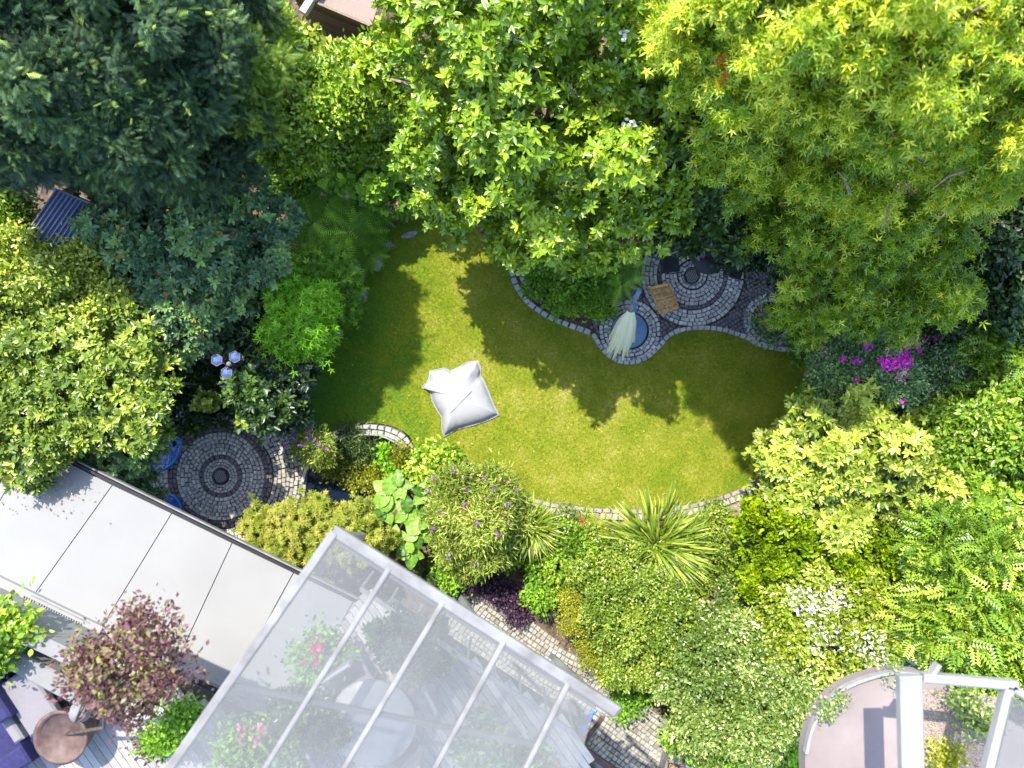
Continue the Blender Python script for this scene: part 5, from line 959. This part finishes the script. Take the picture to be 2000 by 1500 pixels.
potted('balcony_plant', ('loose green and red plant behind the white frame beam at lower right', 'dark pot of the loose plant on the balcony'), 'plant', 1900, 1400, .14, .2, [lob(1905, 1395, 24, BH+.3, .2), lob(1880, 1360, 20, BH+.25, .15)], 'diamond', LM['grey'], 300, .07, base=BH, k=4, mode='loose', trunk=.02, limbs=3)
# ------------------------------------------------------------------ garden objects
# floor cushion
OUT = [(838.7, 725), (852, 722), (866.7, 718.7), (873, 721), (880, 724.7), (897, 716), (913, 707), (922, 706), (933, 704.7), (939, 720), (938.7, 733), (948, 749), (956.5, 770.7), (965, 792), (974.7, 810.7), (960, 818), (946.7, 824), (920, 832), (892, 839), (866.7, 853.3), (863, 840), (862, 814.7), (852, 800), (844, 784), (840, 766.7), (834.7, 760), (825, 758.7), (824, 754.7), (832, 748), (836.7, 740)]
op = [P(x, y, .1) for x, y in OUT]; cx_ = P(896, 775, .1)
def ring_pt(t):
    n = len(op); i = int(t*n) % n; f_ = t*n-int(t*n); return op[i].lerp(op[(i+1) % n], f_)
NA, NR = 150, 34; vs = []; fs = []; rr = random.Random(5)
ripple = [sum(rr.uniform(-1, 1)*math.sin(2*math.pi*k*i/NA+rr.uniform(0, 6)) for k in (9, 17, 23, 31, 43))*.35 for i in range(NA)]
for j in range(NR+1):
    s = (j+.6)/(NR+.6)
    for i in range(NA):
        e_ = ring_pt(i/NA); q = cx_.lerp(e_, s); edge = max(0, 1-abs(s-.84)/.17)
        z = .05+.30*max(0, 1-(s/.95)**3.4)**.62 if s < .95 else .05-.03*(s-.95)/.05
        crease = math.exp(-((q.x-P(930, 738).x)**2+(q.y-P(930, 738).y)**2)/.02); cre2 = math.exp(-abs((q.x-P(905, 742).x)*.35+(q.y-P(905, 742).y))/.025)*math.exp(-(q.x-P(908, 742).x)**2/.05)
        z += ripple[i]*.022*edge-.09*crease-.025*cre2+.012*math.sin(q.x*9+q.y*5)
        vs.append((q.x, q.y, max(z, .012)))
vs.append((cx_.x, cx_.y, .352)); c_i = len(vs)-1
for j in range(NR):
    for i in range(NA): fs.append((j*NA+i, (j+1)*NA+i, (j+1)*NA+(i+1) % NA, j*NA+(i+1) % NA))
for i in range(NA): fs.append((c_i, i, (i+1) % NA))
bag = thing('floor_cushion', 'large white outdoor floor cushion lying on the sunlit lawn', 'cushion', P(898, 780))
o = pymesh('cushion_cover', vs, fs, M['fabric_white'], bag, True)
if o.data.polygons[0].normal.z < 0: o.data.flip_normals()
b = MB(); pp = [ring_pt(i/90)+Vector((0, 0, -.07)) for i in range(91)]; b.tube(pp, .012, 6, False); b.build('piping', M['fabric_white'], bag, True)
b = MB(); z0, z1 = P(882, 806, .0), P(923, 764, .0)
zp = []
for k in range(13):
    q = z0.lerp(z1, k/12); 
    best = min(vs, key=lambda v: (v[0]-q.x)**2+(v[1]-q.y)**2); zp.append(Vector((q.x, q.y, best[2]+.003)))
b.tube(zp, [.008, .007, .006, .004, .003, .004, .005, .006, .006, .007, .008, .009, .008], 6); b.build('zip', M['zip'], bag, True)
# parasol
par = thing('parasol', 'closed cream parasol leaning on its mast beside the slatted tray table', 'parasol', P(1228, 646))
b = MB(); b.lathe(P(1228, 646), [(.42, .03), (.435, .05), (.435, .1), (.42, .115), (.06, .118)], 56); b.build('base_plate', M['granite_blue'], par, True)
m0 = P(1232, 640, .1); top = P(1250, 566, 2.95); hub = P(1232, 606, 2.45)
b = MB(); b.tube([m0, m0.lerp(top, .5), P(1238, 590, 2.6)], [.04, .04, .04], 14); b.build('mast', M['blue_metal'], par, True)
b = MB(); b.tube([P(1237, 592, 2.6), P(1244, 577, 2.8), top], [.05, .055, .05], 16); b.build('mast_head', M['granite_blue'], par, True)
b = MB(); b.tube([P(1241.5, 582, 2.73), P(1243, 578, 2.78)], [.066, .066], 16); b.build('collar', M['cushion'], par, True)
b = MB(); b.tube([P(1238, 592, 2.62), P(1234, 598, 2.55), hub], [.035, .06, .075], 12); b.build('hub', M['cushion'], par, True)
tips = [(1184.5, 688), (1189, 691), (1198, 701), (1216.5, 704), (1225, 695), (1237, 668), (1188, 664), (1207, 690), (1229, 680)]
tz = [.95, .9, .8, .75, .9, 1.15, 1.1, 1.0, 1.0]
order = sorted(range(len(tips)), key=lambda i: tips[i][0])
for i in order:
    tp = P(*tips[i], tz[i]); h0 = hub+Vector(((tips[i][0]-1210)*.0012, 0, 0)); L_ = (tp-h0).length; ax = (tp-h0).normalized(); side = ax.cross(Vector((0, 0, 1))).normalized(); up_ = side.cross(ax)
    vs_ = []; fs_ = []; K = 16
    for k in range(K+1):
        t = k/K; c = h0.lerp(tp, t)+up_*(.05*math.sin(math.pi*t))+side*(.02*math.sin(t*5+i)); w_ = .022+.05*math.sin(math.pi*min(1, t*1.02+.02))*(1 if t < .96 else .7); th = .02+.035*math.sin(math.pi*t*.9)
        for a in range(10):
            an = 2*math.pi*a/10; vs_.append(c+side*math.cos(an)*w_*(1+.15*math.sin(9*t+i))+up_*math.sin(an)*th)
    for k in range(K):
        for a in range(10): fs_.append((k*10+a, k*10+(a+1) % 10, (k+1)*10+(a+1) % 10, (k+1)*10+a))
    fs_ += [tuple(range(9, -1, -1)), tuple(K*10+a for a in range(10))]
    pymesh('canopy_fold', vs_, fs_, M['canopy_cloth'], par, True)
b = MB(); vs_ = []; fs_ = []
env = [(1192, 676), (1197, 686), (1207, 692), (1218, 690), (1228, 684), (1236, 664)]
for k in range(9):
    t = k/8
    for x, y in env: q = hub.lerp(P(x, y, .95), t*.93); vs_.append(q+Vector((0, 0, .03*math.sin(x*.9)-.03)))
n_ = len(env)
for k in range(8):
    for a in range(n_-1): fs_.append((k*n_+a, k*n_+a+1, (k+1)*n_+a+1, (k+1)*n_+a))
o = pymesh('canopy_inner', vs_, fs_, M['canopy_cloth'], par, True); sm_ = o.modifiers.new('thick', 'SOLIDIFY'); sm_.thickness = .012
# slatted tray table
tt = thing('tray_table', 'small slatted wooden table on the shaded patio beside the parasol', 'table', P(1297, 583)); th_ = .5
cn = [P(x, y, th_) for x, y in ((1269, 562), (1306, 554.5), (1325, 600.5), (1289, 612))]
for i in range(4): b = MB(); b.beam(cn[i]+Vector((0, 0, .012)), cn[(i+1) % 4]+Vector((0, 0, .012)), .04, .05, .004); b.build('frame_rail', M['teak'], tt)
for k in range(14):
    t = (k+.7)/14.4; b = MB(); b.beam(cn[0].lerp(cn[3], t), cn[1].lerp(cn[2], t), .03, .014); b.build('slat', M['teak'], tt)
for q in cn: b = MB(); c0 = (cn[0]+cn[2])/2; qq = q.lerp(c0, .1); b.beam(Vector((qq.x, qq.y, 0)), Vector((qq.x, qq.y, th_-.01)), .035, .035); b.build('leg', M['teak'], tt)
# dark round table with dark chairs, under the trees
dt = thing('round_table', 'dark round metal table under the trees with a magenta flower on it', 'table', P(1372, 512)); c = P(1370, 512)
b = MB(); b.lathe(c, [(.4, .715), (.41, .73), (.4, .745)], 44); b.build('tabletop', M['dark_metal'], dt, True)
for k in range(3):
    a = k*2.094; b = MB(); b.tube([c+Vector((.3*math.cos(a), .3*math.sin(a), 0)), c+Vector((.08*math.cos(a), .08*math.sin(a), .4)), c+Vector((.3*math.cos(a), .3*math.sin(a), .71))], .014, 7); b.build('leg', M['dark_metal'], dt, True)
v_ = thing('flower_vase', 'small dark vase with a magenta flower on the dark round table', 'vase', P(1368, 505, .75)); b = MB(); b.lathe(P(1366, 506, .75), [(.04, 0), (.05, .06), (.025, .13), (.03, .16)], 16); b.build('vase_body', M['dark_metal'], v_, True); flowers(v_, [(1369, 498, 1.0, 1.6), (1371, 496, 1.0, 1)], LM['magenta_petal'], .07, 16, .05, 'blossom')
for (x, y, lab) in [(1302, 520, 'dark metal chair at the left of the dark round table, beside the wooden table'), (1425, 530, 'dark metal chair with curled arms at the right of the dark round table'), (1350, 465, 'dark metal chair behind the dark round table in deep shade')]:
    ch = thing('garden_chair', lab, 'chair', P(x, y), math.atan2(P(1370, 512).y-P(x, y).y, P(1370, 512).x-P(x, y).x), 'dark chairs round the dark table')
    MB().box((0, 0, .44), (.44, .44, .025), bev=.01).build('seat', M['dark_metal'], ch, world=False)
    b = MB(); b.tube([(-.2, -.22, .44), (-.27, -.2, .8), (-.29, 0, .92), (-.27, .2, .8), (-.2, .22, .44)], .013, 6)
    for yy in (-.12, -.04, .04, .12): b.tube([(-.21, yy, .44), (-.275, yy, .86)], .006, 5)
    b.build('backrest', M['dark_metal'], ch, world=False)
    for s in (-1, 1): b = MB(); b.tube([(-.24, .22*s, .62), (0, .28*s, .66), (.2, .26*s, .64), (.22, .24*s, .56)], .011, 6); b.build('armrest', M['dark_metal'], ch, world=False)
    for sx in (-.2, .2):
        for sy in (-.2, .2): MB().tube([(sx, sy, 0), (sx*.95, sy*.95, .44)], .012, 6).build('leg', M['dark_metal'], ch, world=False)
# blue wire chairs
def wire_chair(label, px, py, rx, ry, rot, h=.42, tilt=.45):
    ch = thing('wire_chair', label, 'chair', P(px, py), rot, 'blue wire chairs by the round patio')
    R = Matrix.Rotation(tilt, 3, 'Y')
    ring = lambda r, a, z: R@Vector((rx*r*math.cos(a), ry*r*math.sin(a), z))+Vector((0, 0, h+rx*.35))
    b = MB(); b.tube([ring(1, 2*math.pi*k/40, 0) for k in range(41)], .03, 8, False); b.build('rim', M['blue_metal'], ch, True, False)
    b = MB(); b.tube([ring(.16, 2*math.pi*k/16, -.2) for k in range(17)], .01, 6, False); b.build('seat_ring', M['blue_metal'], ch, True, False)
    for k in range(44):
        a = 2*math.pi*k/44; b = MB(); b.tube([ring(1, a, 0), ring(.6, a, -.15), ring(.16, a, -.2)], .011, 4, False); b.build('cord', M['blue_metal'], ch, True, False)
    for a in (.8, 2.4, 3.9, 5.5): b = MB(); q = ring(.55, a, -.16); b.tube([q, (q.x*1.2, q.y*1.2, 0)], .011, 6); b.build('leg', M['dark_metal'], ch, True, False)
wire_chair('blue wire chair half hidden by the edge of the white roof', 345, 992, .44, .38, 2.3)
wire_chair('blue wire lounge seat half covered by laurel at the upper left of the patio', 338, 866, .5, .62, 2.75, .45, .25)
# lantern post
lp = thing('lantern_post', 'garden lamp post with three hexagonal lanterns above the dark laurel', 'lamp post', P(446, 715)); lh = 2.9
base_ = P(446, 714, lh); b = MB(); b.tube([Vector((base_.x, base_.y, 0)), Vector((base_.x, base_.y, lh+.1))], [.04, .03], 12); b.build('post', M['dark_metal'], lp, True)
b = MB(); b.lathe(P(447, 711, lh+.1), [(.005, -.06), (.045, -.03), (.055, 0), (.04, .04), (.005, .06)], 16); b.build('finial', M['cushion'], lp, True)
for (x, y, m_) in ((423.5, 703.5, 'lantern'), (458.5, 697, 'lantern'), (442.5, 728, 'lantern')):
    c = P(x, y, lh); r0 = .125; b = MB(); b.tube([base_-Vector((0, 0, .1)), base_.lerp(c, .5)+Vector((0, 0, .03)), c-Vector((0, 0, .25))], .012, 6); b.build('arm', M['dark_metal'], lp, True)
    b = MB(); hx = lambda r, z: [c+Vector((r*math.cos(math.pi/3*k+.5), r*math.sin(math.pi/3*k+.5), z)) for k in range(6)]
    v_ = hx(.07, -.28)+hx(r0*.92, -.02)+hx(r0*.5, .02)+hx(.03, .035); f_ = [(i*6+k, i*6+(k+1) % 6, i*6+6+(k+1) % 6, i*6+6+k) for i in range(3) for k in range(6)]+[(5, 4, 3, 2, 1, 0), tuple(range(18, 24))]
    b.add(v_, f_); ln = b.build('lantern_glass', M[m_], lp)
    b = MB(); q = hx(r0, 0); b.tube(q+[q[0]], .008, 5, False)
    for k in range(6): b.tube([q[k], hx(.075, -.28)[k]], .006, 4)
    b.build('lantern_frame', M['cushion'], lp)
# small shelter roof at the left
sh = thing('shelter_roof', 'small dark ribbed shelter roof with white rim half hidden by the rhododendron', 'roof', P(110, 420, 2.4)); hh = 3.5
A, B, D = (111, 369.5), (186, 402), (47, 463); Cc = (122, 495)
slabobj('roof_sheet', [P(*A, hh), P(*B, hh), P(*Cc, hh), P(*D, hh)], .03, M['shelter'], sh)
for p0, p1 in ((A, B), (A, D), (D, Cc), (B, Cc)): b = MB(); b.beam(P(*p0, hh+.02), P(*p1, hh+.02), .03, .05); b.build('rim', M['cushion'], sh)
for k in range(1, 9): t = k/9; b = MB(); b.beam(P(*lerp2(A, B, t), hh+.02), P(*lerp2(D, Cc, t), hh+.02), .012, .05); b.build('rib', M['grey_metal'], sh)
for p0 in (A, B, Cc, D): b = MB(); q = P(*p0, hh); b.beam(Vector((q.x*.99, q.y*.99, 0)), Vector((q.x*.99, q.y*.99, hh-.04)), .07, .07); b.build('post', M['plank_grey'], sh)
# raised timber bed at the top
tbx = thing('timber_bed', 'raised bed with brown plank walls at the top edge', 'raised bed', P(670, 60))
def planks(p0, p1, z0, z1, n, m, th=.05, name='plank'):
    for k in range(n):
        za = z0+(z1-z0)*k/n; zb = z0+(z1-z0)*(k+1)/n-.012; zc = (za+zb)/2; a = P(*p0, 0); b_ = P(*p1, 0)
        a = Vector((a.x, a.y, zc)); b_ = Vector((b_.x, b_.y, zc)); bb = MB(); bb.beam(a+Vector((0, 0, 0)), b_, th+random.uniform(0, .012), zb-za); bb.build(name, m, tbx)
planks((600, 38), (742, 98), .0, 1.38, 6, M['plank']); 
b = MB(); b.beam(P(592, 26, 1.4), P(640, -50, 1.4), .16, .18); b.build('corner_beam', M['plank_grey'], tbx)
planks((628, 44), (680, -40), .0, 1.3, 5, M['plank'])
gk = [P(x, y, 1.25) for x, y in ((600, -4), (726, 49), (760, -60), (640, -60))]; slabobj('soil_fill', gk, .1, M['gravel'], tbx)
sg = thing('garden_sticks', 'thin weathered bamboo stakes beside the bright small maple', 'stakes', P(560, 550))
for k in range(6): b = MB(); b.beam(P(542+5.5*k, 565-4*k, 2.2), P(552+5.5*k, 548-4*k, 2.3), .012, .012); b.build('stake', M['teak'], sg)
b = MB(); b.tube([P(600, 530, 1.9), P(612, 540, 1.95), P(622, 556, 1.8)], [.05, .06, .03], 7); o = b.build('driftwood', M['plank_grey'], None, True); tag(o, 'short pale brown piece of dead wood among the ferns', 'wood')
# grey trough and things near the bottom right
tr_ = thing('garden_trough', 'grey woven trough half hidden behind the variegated shrub', 'trough', P(1760, 1275))
b = MB(); b.box(P(1752, 1285, .3), (.62, .85, .6), -.5, bev=.03); b.build('trough_body', M['grey_metal'], tr_); b = MB()
for k in range(9): b.box(P(1752, 1285, .3)+Vector((0, 0, .31))+Vector((math.cos(-.5+1.57), math.sin(-.5+1.57), 0))*(k-4)*.085, (.54, .05, .02), -.5)
b.build('woven_bands', M['plank_grey'], tr_); b = MB(); b.box(P(1778, 1240, .65), (.32, .22, .1), -.4, bev=.02); b.build('box_lid', M['granite_blue'], tr_)
cr = thing('steel_planter', 'white metal framed planter box with dry grass at the bottom edge', 'planter', P(1340, 1490)); 
for (a, e_) in (((1300, 1475), (1352, 1492)), ((1352, 1492), (1344, 1530)), ((1300, 1475), (1290, 1520))): b = MB(); b.beam(P(*a, .5), P(*e_, .5), .06, .5); b.build('box_side', M['white_metal'], cr)
b = MB(); b.box(P(1355, 1494, .35), (.45, .25, .7), -.35, bev=.02); b.build('box_lid', M['white_metal'], cr)
pp_ = np.array(P(1320, 1500, .3))+rnd(60)*np.array([.2, .1, .1]); leafmesh('dry_grass', loose('slim', pp_, np.tile([0, 0, 1.], (60, 1)), rng.random(60), .35, flat=.8), LM['faded_petal'], cr)
rock('garden_rock', 'round brown pot shaped stone at the bottom end of the front path', 'rock', 1270, 1497, 24, 20, .2, .25, M['rock'])
rock('garden_rock', 'small brown stone inside the white metal planter', 'rock', 1308, 1478, 18, 12, .2, .5, M['rock_pale'])
print('TRIS', TRIS[0], 'OBJ', len(S.objects))
